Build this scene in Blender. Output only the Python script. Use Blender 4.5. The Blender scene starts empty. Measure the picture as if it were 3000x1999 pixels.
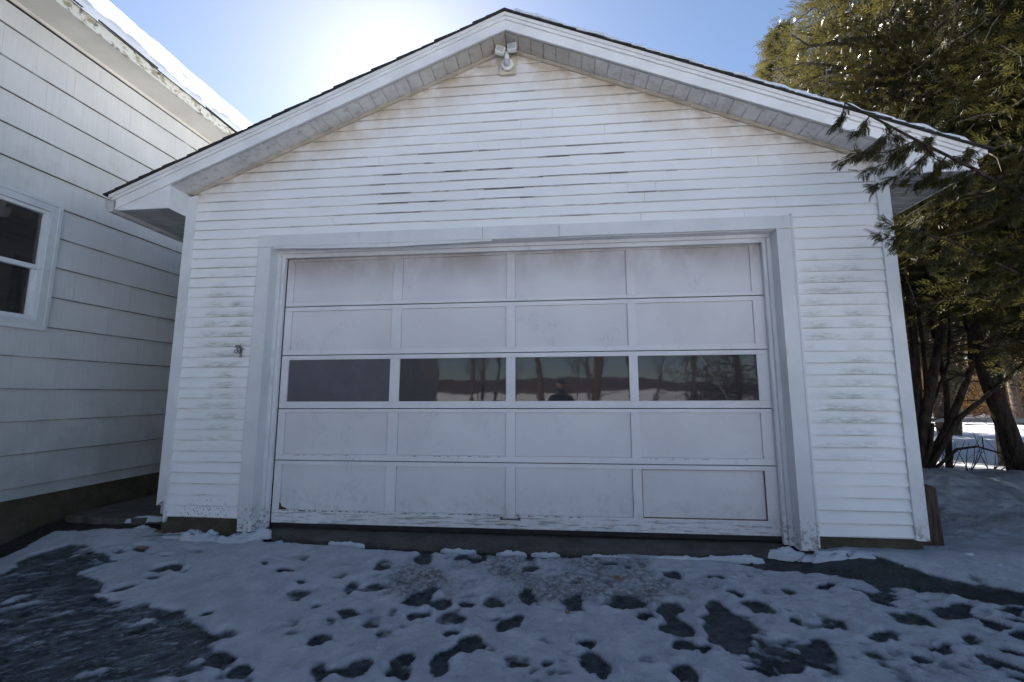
import bpy, math, random
import numpy as np
from mathutils import Vector, Matrix
rad = math.radians
S = bpy.context.scene
col = S.collection

# ------------------------------------------------------------------ camera, sky, sun, exposure
YAW, PITCH, ROLL = .1029, .1313, .0011
CAM = Vector((3.8348, -4.0782, 1.4213))
cy, sy, cp, sp = math.cos(YAW), math.sin(YAW), math.cos(PITCH), math.sin(PITCH)
fw = Vector((-sy*cp, cy*cp, sp)); rt = Vector((cy, sy, 0)); up = rt.cross(fw)
c_, s_ = math.cos(ROLL), math.sin(ROLL)
rt, up = rt*c_ + up*s_, up*c_ - rt*s_
cd = bpy.data.cameras.new('camera'); cam = bpy.data.objects.new('camera', cd); col.objects.link(cam)
M = Matrix((rt, up, -fw)).transposed().to_4x4(); M.translation = CAM
cam.matrix_world = M
cd.sensor_width = 36; cd.lens = 36*1300.86/3000; cd.clip_start = .05; cd.clip_end = 3000
S.camera = cam

SUN_EL, SUN_AZ = rad(37.2), rad(-21.5)      # azimuth measured from +y towards +x
sd = Vector((math.sin(SUN_AZ)*math.cos(SUN_EL), math.cos(SUN_AZ)*math.cos(SUN_EL), math.sin(SUN_EL)))
w = bpy.data.worlds.new("World"); S.world = w; w.use_nodes = True
nt = w.node_tree; bg = nt.nodes['Background']; sk = nt.nodes.new('ShaderNodeTexSky')
sk.sky_type = 'NISHITA'; sk.sun_disc = False; sk.sun_elevation = SUN_EL; sk.sun_rotation = SUN_AZ
sk.air_density = .85; sk.dust_density = .28; sk.ozone_density = 1.3; sk.altitude = 100
nt.links.new(sk.outputs[0], bg.inputs[0]); bg.inputs[1].default_value = .05
ld = bpy.data.lights.new('sun', 'SUN'); ld.energy = 5.0; ld.angle = rad(.53); ld.color = (1, .95, .87)
lo = bpy.data.objects.new('sun', ld); col.objects.link(lo)
lo.rotation_euler = sd.to_track_quat('Z', 'Y').to_euler()
S.view_settings.view_transform = 'Standard'; S.view_settings.look = 'None'
S.view_settings.exposure = 2.0; S.view_settings.gamma = 1
S.render.engine = 'CYCLES'
S.cycles.max_bounces = 8; S.cycles.transparent_max_bounces = 12

# ------------------------------------------------------------------ helpers
class MB:
    def __init__(s): s.v = []; s.f = []
    def add(s, vs, fs):
        n = len(s.v); s.v += [tuple(v) for v in vs]; s.f += [tuple(i+n for i in f) for f in fs]; return s
    def box(s, a, b):
        x0, y0, z0 = a; x1, y1, z1 = b
        return s.add([(x0,y0,z0),(x1,y0,z0),(x1,y1,z0),(x0,y1,z0),(x0,y0,z1),(x1,y0,z1),(x1,y1,z1),(x0,y1,z1)],
              [(0,3,2,1),(4,5,6,7),(0,1,5,4),(1,2,6,5),(2,3,7,6),(3,0,4,7)])
    def prism(s, pts, y0, y1):          # polygon in xz, extruded along y
        n = len(pts)
        vs = [(x, y0, z) for x, z in pts] + [(x, y1, z) for x, z in pts]
        return s.add(vs, [tuple(range(n)), tuple(range(2*n-1, n-1, -1))] + [(i, i+n, (i+1) % n+n, (i+1) % n) for i in range(n)])
    def tube(s, pts, rs, k=8, cap=True):
        pts = [Vector(p) for p in pts]; n0 = len(s.v); ref = None
        for i, p in enumerate(pts):
            t = (pts[min(i+1, len(pts)-1)] - pts[max(i-1, 0)]).normalized()
            if ref is None: ref = t.orthogonal().normalized()
            ref = (ref - t*ref.dot(t)).normalized(); b = t.cross(ref); r = rs[i] if hasattr(rs, '__len__') else rs
            for j in range(k):
                a = 2*math.pi*j/k; s.v.append(tuple(p + (ref*math.cos(a) + b*math.sin(a))*r))
        for i in range(len(pts)-1):
            for j in range(k):
                a = n0+i*k+j; b = n0+i*k+(j+1) % k; s.f.append((a, b, b+k, a+k))
        if cap:
            s.f.append(tuple(n0+j for j in range(k-1, -1, -1))); s.f.append(tuple(n0+(len(pts)-1)*k+j for j in range(k)))
        return s
    def sphere(s, c, r, seg=12, ring=8, sc=(1, 1, 1)):
        c = Vector(c); n0 = len(s.v)
        for i in range(ring+1):
            a = math.pi*i/ring
            for j in range(seg):
                b = 2*math.pi*j/seg
                s.v.append((c.x+r*sc[0]*math.sin(a)*math.cos(b), c.y+r*sc[1]*math.sin(a)*math.sin(b), c.z+r*sc[2]*math.cos(a)))
        for i in range(ring):
            for j in range(seg):
                a = n0+i*seg+j; b = n0+i*seg+(j+1) % seg; s.f.append((a, a+seg, b+seg, b))
        return s
def tag(o, label=None, cat=None, group=None, kind=None):
    for k, v in (('label', label), ('category', cat), ('group', group), ('kind', kind)):
        if v: o[k] = v
    return o
def wloc(o):
    v = Vector((0, 0, 0))
    while o: v = v + Vector(o.location); o = o.parent
    return v
def empty(name, loc, label, cat, group=None, kind=None):
    o = bpy.data.objects.new(name, None); col.objects.link(o); o.location = loc; o.empty_display_size = .1
    return tag(o, label, cat, group, kind)
def link(name, me, mat, parent=None, smooth=False):
    me.materials.append(mat)
    if smooth: me.polygons.foreach_set('use_smooth', [True]*len(me.polygons))
    o = bpy.data.objects.new(name, me); col.objects.link(o)
    if parent: o.location = -wloc(parent); o.parent = parent
    return o
def obj(name, mb, mat, parent=None, smooth=False, bevel=0, fix=True):
    me = bpy.data.meshes.new(name); me.from_pydata(mb.v, [], mb.f); me.update()
    if fix:
        import bmesh
        b = bmesh.new(); b.from_mesh(me); bmesh.ops.recalc_face_normals(b, faces=b.faces); b.to_mesh(me); b.free()
    o = link(name, me, mat, parent, smooth)
    if bevel:
        m = o.modifiers.new('b', 'BEVEL'); m.width = bevel; m.segments = 2; m.limit_method = 'ANGLE'
    return o
def npmesh(name, V, F, mat, parent=None, smooth=False):       # V (n,3), F (m,k)
    me = bpy.data.meshes.new(name); n, k = F.shape
    me.vertices.add(len(V)); me.vertices.foreach_set('co', np.asarray(V, np.float32).ravel())
    me.loops.add(n*k); me.loops.foreach_set('vertex_index', F.astype(np.int32).ravel())
    me.polygons.add(n); me.polygons.foreach_set('loop_start', np.arange(0, n*k, k, dtype=np.int32))
    me.update(calc_edges=True)
    return link(name, me, mat, parent, smooth)
def place(x, y, z=0): return Vector((x, y, z))
def copy_tree(o, parent=None):
    c = o.copy(); col.objects.link(c); c.parent = parent
    for ch in list(o.children): copy_tree(ch, c)
    return c

# ------------------------------------------------------------------ node materials
class NT:
    def __init__(s, name):
        s.m = bpy.data.materials.new(name); s.m.use_nodes = True; s.t = s.m.node_tree
        s.b = s.t.nodes['Principled BSDF']; s.out = s.t.nodes['Material Output']
        s.co = s.n('ShaderNodeTexCoord').outputs['Object']
        x = s.n('ShaderNodeSeparateXYZ'); s.l(s.co, x.inputs[0]); s.x, s.y, s.z = x.outputs
    def n(s, t): return s.t.nodes.new(t)
    def l(s, a, b):
        if isinstance(a, (int, float)): b.default_value = a
        elif isinstance(a, tuple): b.default_value = a if len(a) == 4 or b.type == 'VECTOR' else (*a, 1)
        else: s.t.links.new(a, b)
    def m_(s, op, a, b=0, c=0, clamp=False):
        n = s.n('ShaderNodeMath'); n.operation = op; n.use_clamp = clamp
        s.l(a, n.inputs[0]); s.l(b, n.inputs[1]); s.l(c, n.inputs[2]); return n.outputs[0]
    def noise(s, scale, detail=4, rough=.55, vec=None, st=(1, 1, 1), dist=0):
        mp = s.n('ShaderNodeMapping'); s.l(vec or s.co, mp.inputs[0]); mp.inputs['Scale'].default_value = st
        n = s.n('ShaderNodeTexNoise'); s.l(mp.outputs[0], n.inputs['Vector'])
        n.inputs['Scale'].default_value = scale; n.inputs['Detail'].default_value = detail
        n.inputs['Roughness'].default_value = rough; n.inputs['Distortion'].default_value = dist; return n.outputs['Fac']
    def voro(s, scale, st=(1, 1, 1), feat='F1'):
        mp = s.n('ShaderNodeMapping'); s.l(s.co, mp.inputs[0]); mp.inputs['Scale'].default_value = st
        n = s.n('ShaderNodeTexVoronoi'); n.feature = feat; s.l(mp.outputs[0], n.inputs['Vector']); n.inputs['Scale'].default_value = scale
        return n.outputs['Distance']
    def ramp(s, v, a, b, lo=0., hi=1.):      # smoothstep-like map
        n = s.n('ShaderNodeMapRange'); n.interpolation_type = 'SMOOTHSTEP'
        s.l(v, n.inputs['Value']); n.inputs['From Min'].default_value = a; n.inputs['From Max'].default_value = b
        n.inputs['To Min'].default_value = lo; n.inputs['To Max'].default_value = hi; return n.outputs[0]
    def mix(s, f, a, b, mode='MIX'):
        n = s.n('ShaderNodeMix'); n.data_type = 'RGBA'; n.blend_type = mode
        s.l(f, n.inputs[0]); s.l(a, n.inputs[6]); s.l(b, n.inputs[7]); return n.outputs[2]
    def attr(s, name):
        n = s.n('ShaderNodeAttribute'); n.attribute_name = name; return n.outputs['Fac']
    def bump(s, h, strength=.3, dist=.01):
        n = s.n('ShaderNodeBump'); n.inputs['Strength'].default_value = strength; n.inputs['Distance'].default_value = dist
        s.l(h, n.inputs['Height']); s.l(n.outputs[0], s.b.inputs['Normal']); return n.outputs[0]
    def fin(s, color, rough=.6, spec=.5):
        s.l(color, s.b.inputs['Base Color']); s.l(rough, s.b.inputs['Roughness']); s.b.inputs['Specular IOR Level'].default_value = spec
        return s.m
def add(t, *a):
    r = a[0]
    for b in a[1:]: r = t.m_('ADD', r, b)
    return r
def mul(t, *a):
    r = a[0]
    for b in a[1:]: r = t.m_('MULTIPLY', r, b)
    return r
def simple(name, c, rough=.6, var=.12, scale=6, bump=.15, spec=.5, st=(1, 1, 1), metal=0):
    t = NT(name); n = t.noise(scale, 5, .6, st=st)
    dark = tuple(q*(1-var) for q in c); lite = tuple(min(1, q*(1+var)) for q in c)
    m = t.fin(t.mix(t.ramp(n, .3, .7), dark, lite), rough, spec)
    t.b.inputs['Metallic'].default_value = metal
    if bump: t.bump(t.noise(scale*12, 4, .6, st=st), bump, .004)
    return m

XM, ZA, SL = 3.366, 4.948, .4169          # apex x, soffit apex z, rake slope
Z0, EX = .312, .1016                       # first clapboard, exposure

def mat_siding():
    t = NT('clapboard_paint')
    base = t.mix(t.ramp(t.noise(1.3, 3), .3, .7), (.78, .785, .80), (.85, .85, .86))
    base = t.mix(mul(t, t.ramp(t.noise(2.2, 5, .7, st=(.35, 1, 1)), .5, .75), .25), base, (.62, .65, .67))
    # tan stain under the soffit
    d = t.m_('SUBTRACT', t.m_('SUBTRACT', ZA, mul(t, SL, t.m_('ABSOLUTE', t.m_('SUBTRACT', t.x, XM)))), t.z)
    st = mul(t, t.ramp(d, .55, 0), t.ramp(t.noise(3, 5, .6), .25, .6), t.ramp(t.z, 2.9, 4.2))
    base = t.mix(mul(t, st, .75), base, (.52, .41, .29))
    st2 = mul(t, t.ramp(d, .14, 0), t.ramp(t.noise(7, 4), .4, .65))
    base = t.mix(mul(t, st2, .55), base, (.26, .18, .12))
    # algae streaks, heavier on the lower half of each board
    ph = t.m_('FRACT', t.m_('DIVIDE', t.m_('SUBTRACT', t.z, Z0), EX))
    xx = t.m_('ABSOLUTE', t.m_('SUBTRACT', t.m_('ABSOLUTE', t.m_('SUBTRACT', t.x, 3.41)), 2.86))
    reg = mul(t, t.ramp(xx, .40, .12), t.ramp(t.z, .7, 1.3), t.ramp(t.z, 3.0, 2.4))
    al = mul(t, reg, t.ramp(t.noise(2.2, 3, .5, st=(1, 1, 1.3)), .36, .56), t.ramp(t.noise(17, 7, .8, st=(.6, 1, 4.5)), .34, .70), t.ramp(ph, .95, .15))
    base = t.mix(mul(t, al, .95), base, (.25, .255, .19))
    # grime line at the butt edge of the boards
    g = mul(t, t.ramp(ph, .14, .02), t.ramp(t.noise(1.3, 4, .6, st=(1, 1, 2.5)), .36, .66))
    base = t.mix(mul(t, g, .55), base, (.13, .12, .09))
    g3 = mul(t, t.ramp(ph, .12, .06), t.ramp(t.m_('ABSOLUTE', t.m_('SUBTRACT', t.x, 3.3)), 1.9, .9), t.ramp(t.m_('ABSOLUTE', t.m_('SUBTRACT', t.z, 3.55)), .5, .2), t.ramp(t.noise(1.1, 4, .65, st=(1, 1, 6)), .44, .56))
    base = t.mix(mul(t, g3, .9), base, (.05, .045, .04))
    # mud splash near the ground at the left
    sp_ = mul(t, t.ramp(t.m_('SUBTRACT', t.voro(44), mul(t, .34, t.ramp(t.z, .78, .3))), -.04, -.09), t.ramp(t.x, 1.0, .9), t.ramp(t.m_('ABSOLUTE', t.m_('SUBTRACT', t.x, .5)), .42, .1))
    sp_ = mul(t, sp_, t.ramp(t.noise(7, 3), .44, .5))
    base = t.mix(sp_, base, (.05, .035, .03))
    t.bump(add(t, t.noise(60, 3, .5, st=(.15, 1, 1)), mul(t, .8, t.noise(5, 2, .5))), .12, .004)
    return t.fin(base, .5, .35)
def mat_trim(name, c):
    t = NT(name)
    b = t.mix(t.ramp(t.noise(3, 5, .6), .35, .7), tuple(q*.9 for q in c), c)
    b = t.mix(mul(t, t.ramp(t.voro(9), .045, .02), t.ramp(t.noise(4), .55, .6)), b, (.06, .05, .04))
    b = t.mix(mul(t, t.ramp(t.z, .55, .2), t.ramp(t.noise(25, 4, .7), .5, .6), .8), b, (.14, .12, .09))
    b = t.mix(mul(t, t.ramp(t.noise(8, 5, .7, st=(1, 1, .25)), .58, .75), .45), b, (.33, .33, .28))
    t.bump(t.noise(14, 4, .6, st=(1, 1, .3)), .15, .006)
    return t.fin(b, .5, .4)
def mat_door(k=1.):
    t = NT('door_paint')
    b = t.mix(t.ramp(t.noise(1.2, 4, .6), .3, .7), tuple(k*q for q in (.62, .605, .63)), tuple(k*q for q in (.70, .69, .71)))
    # rubbed bluish-grey blotches
    b = t.mix(mul(t, t.ramp(t.noise(2.6, 6, .7), .52, .72), t.ramp(t.noise(60, 3, .6, st=(1, 1, .35)), .35, .65), .45), b, (.36, .40, .46))
    # brown grime under the head of the opening
    g = mul(t, t.ramp(t.z, 2.45, 2.95), t.ramp(t.noise(2.2, 5, .65, st=(1, 1, .6)), .15, .7))
    b = t.mix(mul(t, g, .85), b, (.26, .21, .18))
    # weathered bottom
    wz = mul(t, t.ramp(t.z, .75, .26), t.ramp(t.noise(11, 6, .75, st=(1, 1, .9)), .46, .66))
    b = t.mix(mul(t, wz, .32), b, (.28, .28, .27))
    wg = mul(t, t.ramp(t.z, .37, .34), t.ramp(t.noise(30, 5, .7, st=(.12, 1, 1.6)), .5, .62))
    b = t.mix(mul(t, wg, .7), b, (.16, .14, .13))
    t.bump(add(t, t.noise(90, 3, .5), mul(t, 1.5, t.noise(9, 5, .6, st=(1, 1, .5)))), .16, .003)
    return t.fin(b, .48, .4)
def mat_shingle_wall():
    t = NT('asbestos_shingle')
    b = t.mix(t.ramp(t.noise(.9, 4, .6), .3, .7), (.50, .51, .51), (.61, .615, .61))
    b = t.mix(mul(t, t.ramp(t.noise(14, 3, .6, st=(1, 4, .12)), .4, .75), .3), b, (.42, .44, .44))
    b = t.mix(mul(t, t.ramp(t.noise(1.1, 5, .65), .55, .75), .4), b, (.38, .40, .37))
    ph = t.m_('FRACT', t.m_('DIVIDE', t.m_('SUBTRACT', t.m_('SUBTRACT', t.z, mul(t, t.y, .0126)), .603), .3045))
    b = t.mix(mul(t, t.ramp(ph, .05, .015), t.ramp(t.noise(3, 4, .6), .2, .6), .85), b, (.09, .08, .06))
    b = t.mix(mul(t, t.ramp(t.z, 2.4, .7), t.ramp(t.noise(1.6, 5, .65), .2, .7), .65), b, (.27, .28, .26))
    t.bump(t.noise(26, 3, .5, st=(1, 6, .08)), .35, .006)
    return t.fin(b, .75, .25)
def mat_concrete(name, c, moss=.3):
    t = NT(name)
    b = t.mix(t.ramp(t.noise(5, 6, .7), .3, .7), tuple(q*.6 for q in c), c)
    b = t.mix(mul(t, t.ramp(t.noise(2.3, 5, .65), .5, .65), moss), b, (.045, .05, .02))
    b = t.mix(t.ramp(t.voro(60), .18, .08), b, tuple(min(1, q*1.9) for q in c))
    t.bump(t.noise(40, 6, .7), .6, .01)
    return t.fin(b, .85, .25)
def mat_snow(name, c=(.78, .80, .83)):
    t = NT(name)
    b = t.mix(t.ramp(t.noise(6, 5, .6), .35, .7), tuple(q*.9 for q in c), c)
    t.bump(add(t, t.noise(30, 5, .65), mul(t, 2, t.noise(7, 3))), .35, .012)
    t.b.inputs['Subsurface Weight'].default_value = 0
    return t.fin(b, .6, .3)
def mat_ground():
    t = NT('ground_snow')
    thin, dirt, soil = t.attr('thin'), t.attr('dirt'), t.attr('soil')
    far = t.attr('far')
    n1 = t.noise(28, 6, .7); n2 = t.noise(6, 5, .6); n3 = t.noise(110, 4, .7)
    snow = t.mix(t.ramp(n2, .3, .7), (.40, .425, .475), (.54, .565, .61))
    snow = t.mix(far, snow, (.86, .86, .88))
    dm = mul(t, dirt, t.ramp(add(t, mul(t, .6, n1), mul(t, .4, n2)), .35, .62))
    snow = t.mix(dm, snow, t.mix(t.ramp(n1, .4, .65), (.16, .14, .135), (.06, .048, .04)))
    snow = t.mix(mul(t, t.ramp(t.voro(17), .07, .035), t.ramp(n2, .5, .6)), snow, (.05, .04, .035))
    ice = t.mix(t.ramp(t.noise(9, 6, .7, st=(1, 2.6, 1)), .35, .7), (.012, .014, .016), (.075, .09, .10))
    rot = t.n('ShaderNodeMapping'); t.l(t.co, rot.inputs[0]); rot.inputs['Rotation'].default_value = (0, 0, rad(-33))
    fs = t.noise(34, 7, .72, vec=rot.outputs[0], st=(.35, 1.3, 1)); fs2 = t.noise(9, 6, .7, vec=rot.outputs[0], st=(.4, 1.4, 1))
    ice = t.mix(mul(t, t.ramp(fs2, .45, .7), add(t, .25, mul(t, .75, t.attr('icezone')))), ice, (.12, .15, .16))
    ice = t.mix(mul(t, t.ramp(fs, .53, .66), add(t, .12, mul(t, .7, t.attr('icezone')))), ice, (.34, .38, .42))
    ice = t.mix(mul(t, t.ramp(fs, .42, .34), .7), ice, (.012, .014, .015))
    ice = t.mix(mul(t, soil, 1.0), ice, t.mix(t.ramp(n1, .4, .65), (.012, .010, .009), (.07, .058, .045)))
    tt = add(t, thin, mul(t, .45, t.m_('SUBTRACT', n1, .5)), mul(t, .16, t.m_('SUBTRACT', n3, .5)))
    snow = t.mix(mul(t, t.ramp(tt, .08, .58), .9), snow, (.13, .15, .18))
    snow = t.mix(t.attr('wood'), snow, t.mix(t.ramp(t.noise(.25, 5, .7), .35, .65), (.05, .035, .025), (.14, .10, .075)))
    frost = mul(t, t.ramp(t.noise(16, 7, .75, vec=rot.outputs[0], st=(.35, 1.2, 1)), .54, .62), t.ramp(soil, .3, .05), t.attr('icezone'))
    ice = t.mix(mul(t, frost, .85), ice, t.mix(t.ramp(n1, .35, .7), (.18, .21, .24), (.46, .49, .54)))
    f = t.ramp(tt, .50, .68)
    c = t.mix(f, snow, ice)
    r = t.ramp(f, 0, 1, .62, .33)
    h = add(t, mul(t, .9, n3), mul(t, 1.6, n1))
    t.bump(h, .9, .016)
    return t.fin(c, r, .4)
def mat_bark(name, a, b):
    t = NT(name); c = t.mix(t.ramp(t.noise(22, 5, .7, st=(1, 1, .2)), .35, .65), a, b)
    t.bump(t.noise(30, 5, .7, st=(1, 1, .2)), .7, .02); return t.fin(c, .9, .15)
def mat_leaf(name, a, b, tr, ro=.38, spc=.8):
    t = NT(name)
    c = t.mix(t.ramp(t.noise(1.6, 3, .6), .35, .65), a, b)
    c = t.mix(mul(t, t.ramp(t.noise(9, 3), .55, .7), .5), c, (.13, .085, .02))
    c = t.mix(t.ramp(t.noise(26, 3, .6), .64, .69), c, (.17, .155, .11))
    t.fin(c, ro, spc)
    tl = t.n('ShaderNodeBsdfTranslucent'); t.l(t.mix(.5, c, tr), tl.inputs[0])
    mx = t.n('ShaderNodeMixShader'); mx.inputs[0].default_value = .30
    t.t.links.new(t.b.outputs[0], mx.inputs[1]); t.t.links.new(tl.outputs[0], mx.inputs[2]); t.t.links.new(mx.outputs[0], t.out.inputs[0])
    return t.m
def mat_glass(name, wav=.0, tint=.25, rough=.01, haze=0):
    t = NT(name)
    fr = t.n('ShaderNodeFresnel'); fr.inputs[0].default_value = 1.6
    gl = t.n('ShaderNodeBsdfGlossy'); gl.inputs['Roughness'].default_value = rough; gl.inputs['Color'].default_value = (.90, .88, .89, 1)
    tr = t.n('ShaderNodeBsdfTransparent'); tr.inputs[0].default_value = (tint, tint, tint, 1)
    if wav:
        nm = t.bump(add(t, t.noise(1.5, 2, .4), mul(t, .25, t.noise(5, 2, .5))), wav, .02)
        t.t.links.new(nm, gl.inputs['Normal']); t.t.links.new(nm, fr.inputs['Normal'])
    mx = t.n('ShaderNodeMixShader'); t.l(fr.outputs[0], mx.inputs[0])
    t.t.links.new(tr.outputs[0], mx.inputs[1]); t.t.links.new(gl.outputs[0], mx.inputs[2])
    last = mx
    if haze:
        df = t.n('ShaderNodeBsdfDiffuse'); df.inputs[0].default_value = (.17, .17, .19, 1)
        m2 = t.n('ShaderNodeMixShader'); t.l(t.ramp(t.noise(4, 5, .6), .2, .8, haze*.7, haze), m2.inputs[0])
        t.t.links.new(mx.outputs[0], m2.inputs[1]); t.t.links.new(df.outputs[0], m2.inputs[2]); last = m2
    t.t.links.new(last.outputs[0], t.out.inputs[0])
    return t.m

M_SID = mat_siding(); M_CORNER = mat_trim('corner_trim_paint', (.72, .735, .75)); M_CASE = mat_trim('casing_paint', (.69, .70, .72))
M_FASC = simple('fascia_paint', (.76, .76, .77), .4, .08, 3, .05)
M_DOOR = mat_door(); M_RAIL = mat_door(1.08)
M_SHW = mat_shingle_wall()
M_CONC = mat_concrete('concrete', (.11, .10, .09), .25); M_FOUND = mat_concrete('foundation_concrete', (.10, .085, .06), .6)
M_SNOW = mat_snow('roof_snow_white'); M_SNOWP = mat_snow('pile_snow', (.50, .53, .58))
M_ROOF = simple('asphalt_shingle', (.03, .03, .032), .9, .4, 40, .6)
M_BLACK = simple('dark_interior', (.02, .02, .02), .9, .2, 4, 0)
M_WHITE = simple('white_plastic', (.72, .72, .70), .35, .05, 8, 0)
M_LENS = simple('lamp_lens', (.45, .45, .45), .15, .15, 60, .3)
M_METAL = simple('weathered_steel', (.22, .21, .20), .5, .3, 30, .4, metal=.2)
M_WOOD = simple('weathered_timber', (.055, .035, .022), .85, .45, 9, .7, st=(6, 6, .5))
M_BARK = mat_bark('cedar_bark', (.022, .016, .013), (.07, .053, .042)); M_BARK2 = mat_bark('bare_bark', (.05, .035, .028), (.15, .11, .085))
M_TWIG = mat_bark('twig_bark', (.05, .04, .03), (.14, .115, .09))
M_LEAF = mat_leaf('cedar_foliage', (.034, .036, .010), (.082, .073, .018), (.17, .14, .035))
M_LEAFD = mat_leaf('cedar_foliage_darkened', (.028, .030, .009), (.068, .060, .017), (.09, .085, .025), .6, .2)  # darker leaf copy; the near cedar's shade is put into its colour
M_LEAFB = mat_leaf('dry_leaf', (.16, .09, .045), (.30, .19, .10), (.4, .26, .12), .7, .2)
M_VINYL = simple('window_vinyl', (.55, .57, .58), .4, .06, 5, .05)

# ------------------------------------------------------------------ numpy noise
rng = np.random.default_rng(7); random.seed(7)
_P = rng.random((256, 256))
def vn(x, y):
    xi = np.floor(x).astype(int); yi = np.floor(y).astype(int); fx = x-xi; fy = y-yi
    fx = fx*fx*(3-2*fx); fy = fy*fy*(3-2*fy); g = lambda a, b: _P[a & 255, b & 255]
    return (g(xi, yi)*(1-fx)+g(xi+1, yi)*fx)*(1-fy)+(g(xi, yi+1)*(1-fx)+g(xi+1, yi+1)*fx)*fy
def fbm(x, y, o=5, g=.5):
    r = 0; a = 1; t = 0
    for i in range(o): r = r+a*vn(x*2**i+17.3*i, y*2**i+5.1*i); t += a; a *= g
    return r/t
def sst(a, b, x):
    t = np.clip((x-a)/(b-a), 0, 1); return t*t*(3-2*t)
def sdpoly(px, py, poly):       # negative inside
    d = np.full(px.shape, 1e9); ins = np.zeros(px.shape, bool); n = len(poly)
    for i in range(n):
        ax, ay = poly[i]; bx, by = poly[(i+1) % n]; ex, ey = bx-ax, by-ay; wx, wy = px-ax, py-ay
        t = np.clip((wx*ex+wy*ey)/(ex*ex+ey*ey+1e-12), 0, 1)
        d = np.minimum(d, (wx-ex*t)**2+(wy-ey*t)**2)
        c = ((ay > py) != (by > py)) & (px < (bx-ax)*(py-ay)/((by-ay) if by != ay else 1e-9)+ax); ins ^= c
    return np.where(ins, -1, 1)*np.sqrt(d)

# ------------------------------------------------------------------ ground
FEET = [(0.12,-0.28,0.088,0.06,0.8),(0.67,-0.6,0.097,0.066,1),(0.82,-0.61,0.07,0.041,0.5),(0.7,-0.75,0.064,0.045,1),(0.62,-0.92,0.073,0.048,0.9),(0.41,-1.05,0.102,0.075,1),(0.59,-1.05,0.054,0.037,0.8),(0.26,-0.9,0.058,0.042,1),(1.41,-0.4,0.1,0.045,0.35),(1.64,-0.31,0.074,0.057,0.4),(1.65,-0.56,0.095,0.033,0.9),(1.96,-0.86,0.078,0.082,0.7),(1.89,-0.71,0.049,0.03,0.8),(2.18,-1.01,0.044,0.031,0.5),(2.45,-1.06,0.043,0.047,0.35),(2.62,-1.14,0.063,0.066,0.45),(2.13,-1.18,0.084,0.076,0.35),(2.2,-1.29,0.054,0.04,0.6),(2.38,-1.34,0.072,0.057,1),(2.76,-1.24,0.053,0.045,0.4),(2.55,-1.26,0.047,0.05,0.4),(1.79,-1.35,0.067,0.058,0.6),(1.91,-1.55,0.08,0.057,1),(2.12,-1.62,0.053,0.046,1),(3.16,-1.48,0.054,0.091,1.2),(3.2,-1.38,0.043,0.054,0.9),(3.29,-1.3,0.07,0.066,1.1),(3.16,-1.21,0.046,0.036,1),(3.5,-1.09,0.041,0.088,1.1),(2.92,-1.04,0.057,0.046,1),(3.02,-0.89,0.067,0.077,1),(2.85,-0.84,0.084,0.08,1),(2.91,-0.72,0.047,0.043,1),(2.69,-0.25,0.064,0.095,1),(2.4,-0.39,0.08,0.089,0.6),(2.47,-0.72,0.096,0.058,0.6),(2.3,-0.68,0.057,0.045,0.7),(3.03,-0.23,0.063,0.048,1),(3.15,-0.24,0.063,0.057,1),(2.94,-1.45,0.055,0.038,1.3),(2.6,-1.59,0.059,0.038,0.9),(2.72,-1.53,0.078,0.081,0.9),(2.96,-1.56,0.07,0.047,0.8),(3.11,-1.06,0.098,0.068,0.5),(3.2,-0.89,0.059,0.038,0.6),(3.4,-0.85,0.06,0.065,0.7),(0.65,-0.27,0.087,0.04,0.4),(1.72,-0.37,0.064,0.027,0.3),(3.6,-0.75,0.053,0.11,0.8),(3.6,-0.64,0.039,0.03,0.8),(3.92,-0.83,0.066,0.078,0.8),(4.28,-0.77,0.118,0.08,0.8),(4.37,-0.92,0.052,0.042,1.1),(4.54,-0.84,0.064,0.088,0.9),(4.68,-0.37,0.066,0.067,0.8),(5.01,-0.38,0.061,0.041,0.9),(5.07,-0.59,0.045,0.044,0.9),(5.14,-0.75,0.079,0.092,0.9),(4.86,-0.79,0.065,0.065,1.1),(4.86,-0.93,0.123,0.094,0.9),(4.82,-1.09,0.097,0.104,1.1),(4.99,-1.05,0.078,0.096,0.35),(4.55,-1.02,0.094,0.089,1.1),(4.55,-1.2,0.056,0.049,1.3),(3.99,-1.23,0.051,0.049,1.3),(4.02,-1.4,0.065,0.077,1.2),(4.01,-1.49,0.046,0.016,1.2),(4.5,-1.42,0.063,0.049,1.2),(5.07,-1.35,0.052,0.042,1.2),(5.29,-1.21,0.072,0.056,1),(4.93,-1.26,0.138,0.018,1.1),(6.04,-0.83,0.115,0.072,1.1),(6.36,-0.71,0.125,0.058,1.1),(6.5,-0.84,0.079,0.041,1.1),(5.98,-0.65,0.057,0.041,0.9),(6.17,-1.2,0.087,0.05,1.1),(4.87,-1.37,0.058,0.025,1.1),(4.68,-1.2,0.037,0.039,1),(5.51,-0.92,0.107,0.046,0.5),(3.59,-0.34,0.078,0.053,0.8),(3.75,-1.42,0.036,0.025,0.5)]
_r = random.Random(12)
for _ in range(75):
    FEET.append((_r.uniform(2.0, 5.6), _r.uniform(-1.7, -.15), _r.uniform(.03, .07), _r.uniform(.025, .06), _r.uniform(.15, .55)))
for _ in range(45):
    FEET.append((_r.uniform(5.6, 7.3), _r.uniform(-1.6, -.35), _r.uniform(.03, .11), _r.uniform(.015, .04), _r.uniform(.5, 1.2)))
for _ in range(16):
    FEET.append((_r.uniform(-.6, 1.6), _r.uniform(-1.3, -.3), _r.uniform(.03, .08), _r.uniform(.025, .05), _r.uniform(.3, 1.0)))
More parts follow.
